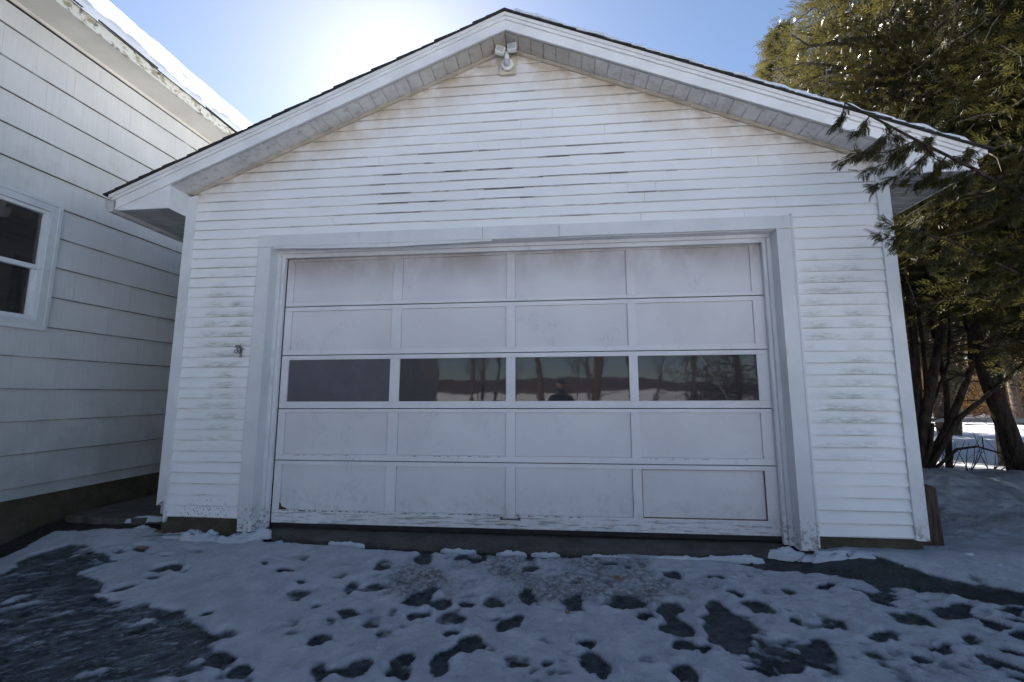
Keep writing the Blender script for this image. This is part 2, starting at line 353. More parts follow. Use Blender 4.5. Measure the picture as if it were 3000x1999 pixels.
P_ICE = [(-.7,-.52),(-.57,-.32),(-.09,-.4),(.09,-.53),(-.03,-.76),(.35,-.86),(.7,-1.1),(.87,-1.07),(1.15,-1.13),(1.41,-1.2),(1.71,-1.37),(1.79,-1.5),(1.88,-1.69),(1.9,-2.2),(-1.2,-2.2),(-1.2,-.9),(-.55,-.8)]
P_SOIL = [(-1.3,-.75),(-.93,-.54),(-.99,-.3),(-1.0,-.1),(-.25,.0),(-.05,.08),(-.05,8),(-1.5,8),(-1.5,-.75)]
P_WET = [(4.2,.23),(4.65,.15),(5.14,.08),(5.64,.03),(5.82,-.04),(6.25,-.08),(6.4,-.19),(6.65,-.32),(7.06,-.42),(7.8,-.6),(7.8,-.85),(6.9,-.6),(6.66,-.55),(6.33,-.44),(5.98,-.35),(5.81,-.24),(5.49,-.23),(5.09,-.08),(4.62,0),(4.19,.12)]
P_GAP = [(.3,.0),(.72,.03),(.95,.02),(1.16,-.05),(2.08,-.11),(2.77,-.15),(3.51,-.16),(3.88,-.14),(4.3,-.10),(4.3,.4),(1.0,.4),(.9,.08),(.3,.08)]
P_SLR = [(5.85,-.3),(6.9,-.58),(7.8,-.9),(7.8,-1.6),(6.1,-1.6),(5.8,-1.2),(5.8,-.8)]
P_DIRT = [(3.3,-.02),(4.6,-.08),(5.0,-.34),(4.95,-.75),(4.43,-.92),(3.87,-.92),(3.4,-.76),(2.6,-.95),(2.5,-.4)]
P_SL2 = [(4.79,-.95),(5.01,-.93),(4.95,-1.15),(5.37,-1.11),(5.3,-1.39),(4.87,-1.42),(4.8,-1.27)]
def base_h(x, y):
    z = .1+.1*np.clip(y, -3.2, 0)
    z = z+.10*sst(-.6, .3, y)*sst(.1, -.3, x)                      # alley ground by the foundation
    z = z+.09*sst(5.7, 6.2, x)*sst(-.45, -.05, y)*sst(14, 9, x)       # bank under the right clapboards
    z = z+.30*np.exp(-((y-2.25-.10*(x-9))/.95)**2)*sst(6.8, 8.3, x)*sst(16, 11, x)*(.85+.3*fbm(x*1.5, y*1.5, 3))
    z = z+.12*sst(7.0, 8.6, x)*np.exp(-((y-.2)/1.3)**2)*sst(14, 10, x)
    z = z+.24*sst(-2.4, -4.2, y)*sst(-9, -6, y)
    z = z-.12*sst(3.5, 7, y)*sst(6, 9, x)
    d = np.hypot(x-4, y)
    z = z+2.5*sst(-10, -52, y)*sst(-70, -30, -np.abs(x-4))
    z = z+sst(14, 40, d)*(fbm(x*.05, y*.05, 3)-.5)*1.0
    z = z+sst(60, 200, d)*(3+11*fbm(x*.008+3, y*.008, 3))
    return z
def ground_arrays(x, y):
    b = base_h(x, y)
    near = sst(12, 8.5, np.hypot(x-3.5, y+.5))
    wx = x+.10*(fbm(x*6, y*6, 4)-.5)+.05*(fbm(x*22, y*22, 3)-.5); wy = y+.10*(fbm(x*6+50, y*6, 4)-.5)+.05*(fbm(x*22+9, y*22, 3)-.5)
    T = .045+.020*(fbm(x*2.2, y*2.2, 4)-.5)+.010*(fbm(x*9, y*14, 4)-.5)
    rough_zone = sst(.15, -.1, sdpoly(wx, wy, P_DIRT))
    T = T+rough_zone*(.03*(fbm(x*16, y*16, 4)-.55))
    slr = sst(.1, -.1, sdpoly(wx, wy, P_SLR)); T = T+slr*(.05*(fbm(x*10, y*20+.6*x, 5)-.56))
    sl2 = sst(.08, -.05, sdpoly(wx, wy, P_SL2)); T = T-sl2*(.030+.06*(fbm(x*14, y*20, 4)-.5))
    ice = sst(.06, -.04, sdpoly(wx, wy, P_ICE))
    u = x*.8+y*.6; v = -x*.6+y*.8
    streak = fbm(u*6, v*17, 6, .6)
    lump = fbm(x*2.3+7, y*2.3+3, 3)
    T = T*(1-ice)+ice*(-.005+.15*(streak-.53)+.06*(lump-.5))
    wear = sst(1.6, 2.6, x)*sst(-.1, -.3, y)*near           # trodden, partly melted middle and right
    T = T-wear*(.012*sst(.50, .72, fbm(x*7+31, y*9, 5))+.012*sst(.52, .7, fbm(x*19, y*23+4, 4)))-.006*near*sst(.5, .75, fbm(x*3, y*4+9, 4))
    soil = sst(.06, -.05, sdpoly(wx, wy, P_SOIL)); T = T-.07*soil
    soil_up = np.maximum(soil, 0)
    gap = sst(.025, -.025, sdpoly(x+.35*(wx-x), y+.35*(wy-y), P_GAP)); T = T-gap*(.075-.03*sst(.58, .7, fbm(x*9, y*9, 3)))
    wet = sst(.03, -.03, sdpoly(x+.5*(wx-x), y+.5*(wy-y), P_WET)); T = T-wet*(.07-.035*sst(.60, .72, fbm(x*11, y*24, 4)))
    for (fx, fy, a, c, k) in FEET:
        rx, ry = (a*1.12, c*1.12) if k >= .9 else (a*1.1, c*1.1)
        m = (np.abs(x-fx) < .4) & (np.abs(y-fy) < .4)
        if not m.any(): continue
        xx = wx[m]*.8+x[m]*.2-fx; yy = wy[m]*.8+y[m]*.2-fy; an = math.sin(fx*37.1+fy*91.7)*.45
        xx, yy = xx*math.cos(an)+yy*math.sin(an), -xx*math.sin(an)+yy*math.cos(an)
        e = (np.abs(xx/rx)**2.5+np.abs(yy/ry)**2.5)**.4
        T[m] -= k*.050*sst(1.32, .45, e)*(.50+1.0*fbm(x[m]*34, y[m]*40, 4))
        T[m] += .010*np.exp(-((e-1.45)/.2)**2)*k
    # random smaller trample pits in the trodden middle
    T = T+(.007*(fbm(x*30, y*30, 3)-.5)+.010*(fbm(x*14+3, y*14, 3)-.5))*near*(1-.5*ice)
    T2 = np.maximum(T, -.002)
    if T.shape[0] > 4 and T.shape[1] > 4:
        for _ in range(1):
            T[1:-1] = (T[:-2]+2*T[1:-1]+T[2:])/4; T[:, 1:-1] = (T[:, :-2]+2*T[:, 1:-1]+T[:, 2:])/4
    thin = np.clip(sst(.040, -.006, T)*(.80+.35*fbm(x*5+2, y*5, 3))+.16*wear*fbm(x*4, y*6+3, 4)-.04*wear, 0, 1)*near
    fall = near
    h = b+(T2*.72+.008)*fall+.045*(1-fall)+(1-fall)*.05*(fbm(x*.9, y*.9, 4)-.5)
    berm = sst(6.9, 7.6, x)*sst(16, 12, x)*sst(-.2, .6, y)*sst(5, 3.4, y)
    h = h+berm*(.10*(fbm(x*3, y*3, 5)-.5))+.05*berm*(fbm(x*11, y*11, 4)-.5)
    dirt = np.clip(rough_zone*.85*sst(.35, .6, fbm(x*3.2, y*3.2, 4))+.5*berm*sst(.49, .64, fbm(x*4.2, y*4.2, 5)), 0, 1)
    sf = np.clip(soil_up+gap*.9*sst(.22, .1, np.abs(y-.05))+wet*.5, 0, 1)
    far = sst(6.0, 7.5, -y)+.25*sst(3.4, 4.5, y)
    far = np.clip(far, 0, 1)
    wood = sst(50, 60, np.hypot(x-4, y)+14*(fbm(x*.03, y*.03, 4)-.5))
    return h, thin, dirt, sf, far, wood, ice
def axis(lo, hi, step, out_lo, out_hi, g=1.13):
    a = list(np.arange(lo, hi, step)); s = step; p = a[0]; L = []
    while p > out_lo: s *= g; p -= s; L.append(p)
    s = step; q = a[-1]; R = []
    while q < out_hi: s *= (1.022 if q < hi+3 else g); q += s; R.append(q)
    return np.array(L[::-1]+a+R)
gx = axis(-1.9, 8.6, .0125, -900, 900); gy_ = axis(-2.05, .45, .0105, -900, 900, 1.09)
X, Y = np.meshgrid(gx, gy_, indexing='xy')
H, TH, DI, SO, FA, WO, IC = ground_arrays(X, Y)
ny, nx = X.shape
idx = np.arange(nx*ny).reshape(ny, nx)
F = np.stack([idx[:-1, :-1], idx[:-1, 1:], idx[1:, 1:], idx[1:, :-1]], -1).reshape(-1, 4)
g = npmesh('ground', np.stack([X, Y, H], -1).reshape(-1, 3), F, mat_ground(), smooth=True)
for nm, arr in (('thin', TH), ('dirt', DI), ('soil', SO), ('far', FA), ('wood', WO), ('icezone', IC)):
    at = g.data.attributes.new(nm, 'FLOAT', 'POINT'); at.data.foreach_set('value', arr.ravel().astype(np.float32))
tag(g, kind='structure')
def gh(x, y): return float(base_h(np.array([float(x)]), np.array([float(y)]))[0])

# ------------------------------------------------------------------ garage
XL, XR = 0.0, 6.772
DEP = 7.2
gar = empty('garage', (XM, 0, .2), 'white clapboard garage with a gable roof and a wide panelled door', 'garage')
def zs(x): return ZA-SL*abs(x-XM)
# clapboards of the gable front
CX0, CX1, CZT, CZB = .836, 5.93, 3.071, .20
SX0, SX1 = .095, 6.675
m = MB(); R = random.Random(3)
def board(m, xa, xb, z, zt, ya=-.016, yt=-.003, clip=False):
    # wavy butt edge; optional clipping against the rake
    n = max(1, int((xb-xa)/.25)); bot = []; top = []
    for i in range(n+1):
        x = xa+(xb-xa)*i/n
        bot.append((x, ya-R.uniform(0, .0015), z+R.uniform(-.0009, .0009)))
    for i in range(n+1):
        x = xa+(xb-xa)*i/n
        if clip:
            ztx = min(zt, zs(x)-.0)
            if ztx < z: ztx = z
        else: ztx = zt
        top.append((x, ya+(yt-ya)*(ztx-z)/(zt-z) if zt > z else yt, ztx))
    back = [(p[0], .004, p[2]+.0) for p in bot]
    k = n+1
    m.add(bot+top+back, [(i, i+1, k+i+1, k+i) for i in range(n)]+[(2*k+i, 2*k+i+1, i+1, i) for i in range(n)]+[(0, k, 2*k), (n, 2*k+n, k+n)])
n = 0
while True:
    z = Z0+n*EX; zt = z+EX+.003
    if z > ZA-.02: break
    hw = (ZA-z)/SL
    xa, xb = max(SX0, XM-hw), min(SX1, XM+hw)
    clip = zs(SX0) < zt
    spans = []
    if z < CZT-.02:
        spans = [(xa, CX0-.004), (CX1+.004, xb)]
    else:
        a = xa; cuts = sorted(R.uniform(xa+.8, xb-.8) for _ in range(1 if xb-xa < 4 else 2)) if xb-xa > 2.5 else []
        for c in cuts+[xb]:
            if c-a > .25: spans.append((a, c-.0015)); a = c+.0015
        if spans: spans[-1] = (spans[-1][0], xb)
    for i, (a, b) in enumerate(spans):
        board(m, a, b, z, zt, ya=-.016-.002*(i % 2), clip=clip)
    n += 1
obj('clapboards', m, M_SID, gar, fix=False)
# sheathing behind the boards (front wall with the door opening)
IX0, IX1, IZT = .969, 5.808, 2.949
DX0, DX1, DZB, DZT = 1.041, 5.748, .242, 2.875
m = MB()
m.prism([(XL+.01, .33), (IX0, .33), (IX0, zs(IX0)), (XL+.01, zs(XL))], .005, .10)
m.prism([(IX1, .33), (XR-.01, .33), (XR-.01, zs(XR)), (IX1, zs(IX1))], .005, .10)
m.prism([(IX0, IZT+.02), (IX1, IZT+.02), (IX1, zs(IX1)), (XM, ZA), (IX0, zs(IX0))], .006, .10)
m.box((XL+.01, .10, .1), (XL+.10, DEP, 3.5)); m.box((XR-.10, .10, .1), (XR-.01, DEP, 3.5)); m.prism([(XL+.10, .1), (XR-.10, .1), (XR-.10, zs(XR-.1)), (XM, ZA), (XL+.10, zs(XL+.1))], DEP-.1, DEP-.01)
obj('wall', m, simple('sheathing', (.45, .45, .46), .7), gar)
# inside: dark floor and ceiling
m = MB(); m.box((XL+.11, .22, .12), (XR-.11, DEP-.12, .2)); obj('floor_slab', m, M_BLACK, gar)
# corner boards with a return onto the side and a J channel
for sgn, x0, x1 in ((1, XL-.01, XL+.085), (-1, XR-.085, XR+.01)):
    m = MB(); zb = .36 if sgn == 1 else .30
    if sgn == 1:   # torn foot
        m.prism([(x0, .41), (x0+.03, .44), (x0+.055, .455), (x1-.012, .455), (x1-.012, 3.53), (x0, 3.53)], -.026, -.002)
        m.box((x1-.012, -.030, .262), (x1+.012, -.002, 3.54))
        m.box((x0, -.002, .41), (x0+.02, .11, 3.5))
    else:
        m.box((x0+.012, -.026, .300), (x1, -.002, 3.53)); m.box((x0-.012, -.030, .305), (x0+.012, -.002, 3.54))
        m.box((x1-.02, -.002, .300), (x1, .11, 3.5))
    obj('corner_board', m, M_CORNER, gar)
for x, s in ((XL, -1), (XR, 1)):      # side clapboards
    m = MB()
    for i in range(int((3.4-.35)/EX)):
        z = .35+i*EX
        m.add([(x+s*.014, .11, z), (x+s*.014, DEP, z), (x+s*.002, DEP, z+EX), (x+s*.002, .11, z+EX), (x, .11, z), (x, DEP, z)], [(0, 1, 2, 3), (4, 5, 1, 0), (0, 3, 4)])
    obj('side_clapboards', m, M_SID, gar, fix=False)
# foundation
m = MB(); m.box((XL+.03, .012, -.1), (IX0, .25, .325)); m.box((XL+.03, .25, -.1), (XL+.2, DEP-.02, .33)); obj('foundation', m, M_FOUND, gar)
m = MB(); m.box((IX1, .012, -.1), (XR-.02, .25, .325)); m.box((XR-.2, .25, -.1), (XR-.02, DEP-.02, .33)); obj('foundation', m, M_FOUND, gar)
# door casing, jambs, stops
m = MB(); m.box((CX0, -.030, CZB), (IX0, -.002, CZT-.125)); m.box((CX0-.012, -.020, CZB+.1), (CX0, -.002, CZT)); obj('door_casing', m, M_CASE, gar, bevel=.002)
m = MB(); m.box((IX1, -.030, CZB), (CX1, -.002, CZT-.125)); m.box((CX1, -.034, CZB+.02), (CX1+.018, -.002, CZT+.016)); obj('door_casing', m, M_CASE, gar, bevel=.002)
m = MB(); m.box((CX0, -.032, CZT-.122), (3.13, -.002, CZT)); m.box((3.133, -.034, CZT-.126), (3.86, -.002, CZT+.002)); m.box((3.863, -.032, CZT-.122), (CX1, -.002, CZT))
obj('head_casing', m, M_CASE, gar, bevel=.002)
for x0, x1, xs in ((IX0-.012, IX0+.006, 1), (IX1-.006, IX1+.012, -1)):
    m = MB(); m.box((x0, -.004, .19), (x1, .185, IZT))
    a = x1 if xs == 1 else x0
    m.box((min(a, a+xs*.036), .085, .2), (max(a, a+xs*.036), .150, IZT-.03))
    b = a+xs*.036
    m.box((min(b, b+xs*.030), .110, .2), (max(b, b+xs*.030), .150, IZT-.045))
    m.box((x0-.002, -.04, .2), (x1+.002, -.002, IZT))
    obj('jamb', m, M_CASE, gar, bevel=.0015)
m = MB(); m.box((IX0-.01, -.004, IZT-.006), (IX1+.01, .185, IZT+.014)); m.box((IX0+.006, .085, IZT-.036), (IX1-.006, .15, IZT-.006)); m.box((IX0+.04, .112, IZT-.074), (IX1-.04, .15, IZT-.036))
# drooping aluminium flashing under the head
pts = []
for i in range(30):
    x = IX0+.02+(3.2-IX0)*i/29
    pts.append((x, -.026-.004*math.sin(i*.7), IZT-.004-.022*math.sin(math.pi*i/29)**1.5))
vv = [(x, y, z+.012+.02*abs(math.sin(i*.11))) for i, (x, y, z) in enumerate(pts)]+[(x, y, z-.016) for x, y, z in pts]
m.add(vv, [(i, i+1, 31+i, 30+i) for i in range(29)])
obj('head_jamb', m, M_CASE, gar)

# overhead door
M_HOUSEREFL = mat_glass('house_reflection_pane', .1, .15, .12, .75); M_PANE = mat_glass('warped_pane', .10, .2, .03, .22)  # mirrored house wall painted into the first pane as grey haze
door = bpy.data.objects.new('overhead_door', None); col.objects.link(door); door.location = Vector((3.39, .16, .242))-Vector(gar.location); door.parent = gar
COLS = [(1.119, 2.186), (2.283, 3.341), (3.429, 4.499), (4.578, 5.639)]
ROWS = [(2.845, 2.402, 2.875, 2.370), (2.320, 1.918, 2.362, 1.866), (1.817, 1.399, 1.860, 1.332), (1.290, .887, 1.326, .830), (.785, .360, .824, .236)]   # panel top/bottom, section top/bottom
TILT = .017/4.707
def tz(x, z): return z+TILT*(x-DX0)
YD = .16
def tbox(m, x0, x1, z0, z1, y0, y1):
    m.add([(x0, y0, tz(x0, z0)), (x1, y0, tz(x1, z0)), (x1, y1, tz(x1, z0)), (x0, y1, tz(x0, z0)), (x0, y0, tz(x0, z1)), (x1, y0, tz(x1, z1)), (x1, y1, tz(x1, z1)), (x0, y1, tz(x0, z1))],
          [(0, 3, 2, 1), (4, 5, 6, 7), (0, 1, 5, 4), (1, 2, 6, 5), (2, 3, 7, 6), (3, 0, 4, 7)])
for ri, (pt, pb, st, sb) in enumerate(ROWS):
    m = MB(); y0, y1 = YD, YD+.035
    g_ = .0011
    tbox(m, DX0+.004, DX1-.004, pt, st-g_, y0, y1)
    tbox(m, DX0+.004, DX1-.004, sb+g_, pb, y0, y1)
    xs = [DX0+.004]+[v for c in COLS for v in c]+[DX1-.004]
    for i in range(0, len(xs), 2):
        e = .0 if i in (0, 8) else .0015
        tbox(m, xs[i], xs[i+1], pb+.0006, pt-.0006, y0-e, y1-.001)
    o = obj('section_frame', m, M_RAIL, door, bevel=.0016)
    for ci, (a, b) in enumerate(COLS):
        m = MB()
        if ri == 2:
            tbox(m, a-.01, b+.01, pb-.01, pt+.01, y0+.016, y0+.020)
            obj('window_pane', m, M_HOUSEREFL if ci == 0 else M_PANE, door)
        else:
            dp = .014 if ri else .009; gs = .0022
            if ri == 4 and ci == 3: dp = .020; gs = .003
            tbox(m, a+gs, b-gs, pb+gs*.8, pt-.0015, y0+dp, y0+.028)
            obj('panel', m, M_DOOR, door)
m = MB(); tbox(m, DX0+.012, DX1-.012, 1.87, DZT-.01, YD+.0355, YD+.04); tbox(m, DX0+.012, DX1-.012, .245, 1.33, YD+.0355, YD+.04); obj('backing', m, M_BLACK, door)
m = MB(); a, b = COLS[3]; pb, pt = .360, .785
for q in ((a, a+.006, pb, pt), (b-.006, b, pb, pt), (a+.006, b-.006, pb, pb+.007), (a+.006, b-.006, pt-.004, pt)): tbox(m, *q, YD+.003, YD+.019)
obj('rust_line', m, simple('rusty_edge', (.16, .09, .06), .8, .5, 30, .3), door)
# broken brown paint along panel bottoms
M_ROT = simple('bare_rotten_wood', (.06, .04, .028), .9, .5, 50, .8, st=(1, 1, 3))
R = random.Random(11)
def chips(x0, x1, z, n, hmax, name='paint_flakes'):
    m = MB()
    for _ in range(n):
        x = R.uniform(x0, x1); wdt = R.uniform(.006, .05); h = R.uniform(.002, hmax)
        k = 7; P = [(x+wdt*(i/k-.5)+R.uniform(-.002, .002), tz(x, z)+h*R.uniform(.3, 1)*math.sin(math.pi*min(1, max(0, i/k)))) for i in range(k+1)]
        P = [(P[0][0], tz(x, z)-.001)]+P[1:-1]+[(P[-1][0], tz(x, z)-.001)]
        m.prism(P, YD-.0025-R.uniform(0, .001), YD+.0125)
    return m
m = chips(1.13, 2.1, .352, 26, .012)
m.prism([(1.119, .36), (1.122, .425), (1.132, .40), (1.142, .385), (1.175, .378), (1.20, .362)], YD-.0022, YD+.012)
for q in (chips(2.3, 3.3, .352, 16, .010), chips(3.0, 3.32, .353, 8, .016), chips(3.43, 4.1, .352, 14, .014), chips(2.3, 3.3, .878, 16, .008), chips(1.15, 2.2, .878, 10, .005), chips(4.6, 5.5, .878, 8, .006)): m.add(q.v, q.f)
tag(obj('bare_wood_patch', m, M_ROT, door), kind='stuff')
# black rubber weatherstrip + daylight strip
m = MB(); tbox(m, DX0+.01, DX1-.01, .196, .236, YD+.004, YD+.03); obj('weatherstrip', m, M_BLACK, door)
# lift handle
m = MB()
for x in (3.300, 3.462): m.box((x-.012, YD-.006, .322), (x+.016, YD-.0005, .350))
m.box((3.30, YD-.03, .329), (3.466, YD-.022, .343)); m.box((3.306, YD-.025, .330), (3.316, YD-.004, .342)); m.box((3.450, YD-.025, .330), (3.460, YD-.004, .342))
obj('lift_handle', m, simple('dull_steel', (.11, .11, .115), .45, .3, 30, .2, metal=.2), door, bevel=.002)
# soffit under the rake: ribbed panels
OV = -.25; TX = .650
m = MB()
def rake_pts(xa, xb): return xa, xb
ribs = []
step = .122
for s in (-1, 1):
    k = 0; x = 0.0
    lim = XM-(-.002)
    while x < lim+.02:
        a, b = x, min(x+step, lim+.06); zz = lambda q: ZA-SL*q
        g2 = .007
        def P(q, y, dz): return (XM+s*q, y, zz(q)+dz)
        m.add([P(a+g2, OV+.012, 0), P(b-g2, OV+.012, 0), P(b-g2, -.002, 0), P(a+g2, -.002, 0),
               P(a, OV+.012, .011), P(a, -.002, .011), P(b, OV+.012, .011), P(b, -.002, .011)],
              [(0, 1, 2, 3), (4, 0, 3, 5), (1, 6, 7, 2)])
        x += step
def mat_soffit():
    t = NT('soffit_vinyl'); b = t.mix(t.ramp(t.noise(5, 5, .65), .3, .7), (.54, .54, .54), (.70, .70, .69))
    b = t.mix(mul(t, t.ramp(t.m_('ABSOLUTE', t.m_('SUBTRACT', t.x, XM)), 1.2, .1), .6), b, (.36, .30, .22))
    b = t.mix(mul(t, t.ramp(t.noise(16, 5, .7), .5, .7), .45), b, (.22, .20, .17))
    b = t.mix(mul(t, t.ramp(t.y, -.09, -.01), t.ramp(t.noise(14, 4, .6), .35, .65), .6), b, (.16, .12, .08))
    t.bump(t.noise(80, 4, .6), .3, .004)
    return t.fin(b, .6, .3)
M_SOFF = mat_soffit()
obj('soffit', m, M_SOFF, gar, fix=False)
# small trim at wall/soffit junction
m = MB()
for s in (-1, 1):
    q1 = XM-.05
    A = (XM, ZA); B = (XM+s*q1, ZA-SL*q1)
    for y0, y1, d0, d1 in ((-.034, -.004, -.022, -.001), (-.044, -.034, -.012, -.0015)):
        m.prism([(A[0], A[1]+d0), (B[0], B[1]+d0), (B[0], B[1]+d1), (A[0], A[1]+d1)], y0, y1)
obj('soffit_trim', m, simple('stained_trim', (.50, .45, .38), .5, .2, 5), gar)
# fascia: three stepped bands
m = MB()
XE = .582      # eave of the fascia beyond the wall line
for s in (-1, 1):
    q1 = XM+XE
    def band(y0, y1, d0, d1, e=0):
        q = q1+e
        m.prism([(XM, ZA+d0), (XM+s*q, ZA-SL*q+d0), (XM+s*q, ZA-SL*q+d1), (XM, ZA+d1)], y0, y1)
    band(OV-.002, OV+.022, .012, .118)
    band(OV-.010, OV-.0021, .012, .022)
    band(OV-.018, OV+.02, .1185, .150, .03)
    band(OV-.030, OV+.02, .1505, .186, .06)
obj('fascia', m, M_FASC, gar, bevel=.0015)
# cornice returns (boxed eaves) with flat soffit below
for s, xw in ((-1, XL), (1, XR)):
    m = MB(); xe = XM+s*(XM+XE-.0)
    xi = xw; ZB = 3.31
    f_ = lambda x: ZA-SL*abs(x-XM)+.012
    m.prism([(xi, ZB), (xe, ZB), (xe, f_(xe)+.0), (xi, f_(xi)+.0)], OV+.004, OV+.020)     # triangular face
    m.box((min(xi, xi+s*.012), OV+.020, ZB), (max(xi, xi+s*.012), -.003, f_(xi)-.004))            # inner cheek
    m.box((xe-.01, OV+.020, ZB), (xe+.01, DEP, f_(xe)))                                     # eave fascia
    obj('cornice_return', m, M_FASC, gar, bevel=.0012)
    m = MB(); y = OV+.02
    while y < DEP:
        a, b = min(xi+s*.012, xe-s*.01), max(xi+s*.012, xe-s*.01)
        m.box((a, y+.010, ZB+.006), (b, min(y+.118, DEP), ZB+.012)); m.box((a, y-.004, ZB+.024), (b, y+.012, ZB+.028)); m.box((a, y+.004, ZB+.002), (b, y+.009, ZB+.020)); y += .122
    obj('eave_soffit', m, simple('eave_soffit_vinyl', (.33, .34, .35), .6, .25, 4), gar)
# gutter on the left eave
m = MB(); gxo = XM-(XM+XE)-.012
prof = [(gxo, 3.405), (gxo, 3.290), (gxo-.055, 3.290), (gxo-.085, 3.330), (gxo-.095, 3.365), (gxo-.095, 3.405), (gxo-.108, 3.410), (gxo-.108, 3.417), (gxo-.09, 3.417), (gxo-.088, 3.365), (gxo-.05, 3.300), (gxo-.006, 3.300), (gxo-.006, 3.405)]
m.prism(prof, OV-.01, DEP)
m.prism([(gxo-.001, 3.404), (gxo-.001, 3.291), (gxo-.055, 3.291), (gxo-.085, 3.331), (gxo-.095, 3.366), (gxo-.095, 3.404)], OV-.012, OV-.0101)
obj('gutter', m, simple('gutter_aluminium', (.42, .42, .42), .45, .2, 8), gar)
# roof shingles in courses
R = random.Random(5)
cs, sn = math.cos(math.atan(SL)), math.sin(math.atan(SL))
m = MB(); TOP = .192
QL = XM+TX+.03
for s in (-1, 1):
    q = QL; course = .135*cs
    while q > 0:
        q2 = max(0, q-course-.03); d = TOP
        yo = OV-.045-R.uniform(0, .012)
        za = ZA-SL*q+d; zb = ZA-SL*q2+d
        xa, xb = XM+s*q, XM+s*q2
        vs = [(xa, yo, za+.012), (xb, yo, zb+.002), (xb, DEP+.1, zb+.002), (xa, DEP+.1, za+.012), (xa, yo, za-.004), (xb, yo, zb-.005), (xb, DEP+.1, zb-.005), (xa, DEP+.1, za-.004)]
        m.add(vs, [(0, 1, 2, 3), (4, 7, 6, 5), (0, 4, 5, 1), (3, 2, 6, 7), (0, 3, 7, 4), (1, 5, 6, 2)])
        q -= course
for s in (-1, 1):   # ridge cap
    m.add([(XM, OV-.05, ZA+TOP+.016), (XM+s*.14, OV-.05, ZA+TOP+.010-SL*.14), (XM+s*.14, DEP+.1, ZA+TOP+.010-SL*.14), (XM, DEP+.1, ZA+TOP+.016), (XM, OV-.05, ZA+TOP), (XM+s*.14, OV-.05, ZA+TOP-SL*.14)], [(0, 1, 2, 3), (0, 4, 5, 1)])
m.add([(XM, OV+.02, ZA+.186), (XM-QL, OV+.02, ZA+.186-SL*QL), (XM-QL, DEP+.1, ZA+.186-SL*QL), (XM, DEP+.1, ZA+.186), (XM+QL, OV+.02, ZA+.186-SL*QL), (XM+QL, DEP+.1, ZA+.186-SL*QL)], [(0, 1, 2, 3), (0, 3, 5, 4)])
obj('roof', m, M_ROOF, gar)
# snow lying on the roof
def roof_snow(q0, q1, s, edge, th, name, label, seed):
    nq, nyy = 240, 60
    q = np.linspace(q0, q1, nq)
    tq = np.linspace(0, 1, nyy)**2
    Q, T_ = np.meshgrid(q, tq)
    e = edge+.05*fbm(Q*7+seed, Q*0+seed, 4)
    Yv = e+T_*(DEP-e)
    prof = np.minimum(1, (Yv-e)/.02)**.5*np.minimum(1, np.minimum(Q-q0, q1-Q)/.08+.02)
    hh = th*prof*(.75+.5*fbm(Q*16+seed, Yv*14, 5))
    Zv = ZA+TOP-SL*Q+.003+hh
    V = np.stack([XM+s*Q, Yv, Zv], -1).reshape(-1, 3); i = np.arange(nq*nyy).reshape(nyy, nq)
    Fq = np.stack([i[:-1, :-1], i[:-1, 1:], i[1:, 1:], i[1:, :-1]], -1).reshape(-1, 4)
    V2 = V.copy(); V2[:, 2] = (ZA+TOP-SL*Q+.002).reshape(-1); off = len(V)
    # front skirt
    k = np.arange(nq-1); sk_ = np.stack([i[0, :-1], i[0, 1:], i[0, 1:]+off, i[0, :-1]+off], -1)
    o = npmesh(name, np.vstack([V, V2]), np.vstack([Fq, sk_]), M_SNOW, smooth=True)
    return tag(o, label, 'snow', kind='stuff')
roof_snow(.03, 3.95, 1, OV-.072, .052, 'roof_snow', 'thin white snow along the right slope of the garage roof', 3)
roof_snow(.5, 3.7, -1, OV-.02, .035, 'roof_snow', 'patchy thin snow on the left slope of the garage roof', 21)

# ------------------------------------------------------------------ flood light with sensor under the gable peak
fl = empty('flood_light', (3.37, -.02, 4.69), 'white twin head flood light with motion sensor under the gable peak', 'flood light')
m = MB(); m.box((3.285, -.045, 4.66), (3.455, -.018, 4.83)); obj('mounting_plate', m, simple('stained_plate', (.55, .49, .40), .5, .2, 6), fl, bevel=.003)
m = MB(); m.tube([(3.37, -.046, 4.745), (3.37, -.075, 4.745), (3.37, -.085, 4.745)], [.066, .062, .045], 24)
m.tube([(3.37, -.075, 4.75), (3.368, -.095, 4.80), (3.365, -.10, 4.845)], [.03, .026, .02], 12)
m.tube([(3.365, -.10, 4.843), (3.325, -.12, 4.845)], .010, 8); m.tube([(3.365, -.10, 4.843), (3.40, -.12, 4.852)], .010, 8)
obj('lamp_base', m, M_WHITE, fl, smooth=True)
m = MB(); m.sphere((3.37, -.10, 4.735), .036, 16, 10); obj('motion_sensor', m, M_LENS, fl, smooth=True)
def head(cx, cz, roll, yawh, pit):
    h = bpy.data.objects.new('lamp_head', None); col.objects.link(h)
    Mx = Matrix.Translation((cx, -.135, cz)) @ Matrix.Rotation(yawh, 4, 'Z') @ Matrix.Rotation(roll, 4, 'Y') @ Matrix.Rotation(pit, 4, 'X')
    m = MB(); m.box((-.045, -.02, -.042), (.045, .018, .042)); m.box((-.03, .018, -.028), (.03, .038, .028))
    me = MB(); me.v = [tuple(Mx @ Vector(v)) for v in m.v]; me.f = m.f
    o = obj('lamp_head', me, M_WHITE, fl, bevel=.005); bpy.data.objects.remove(h)
    m = MB(); m.box((-.036, -.0225, -.033), (.036, -.0201, .033))
    me = MB(); me.v = [tuple(Mx @ Vector(v)) for v in m.v]; me.f = m.f
    obj('lens', me, M_LENS, o)
head(3.305, 4.845, rad(14), rad(12), rad(-8)); head(3.425, 4.865, rad(-2), rad(-6), rad(-8))

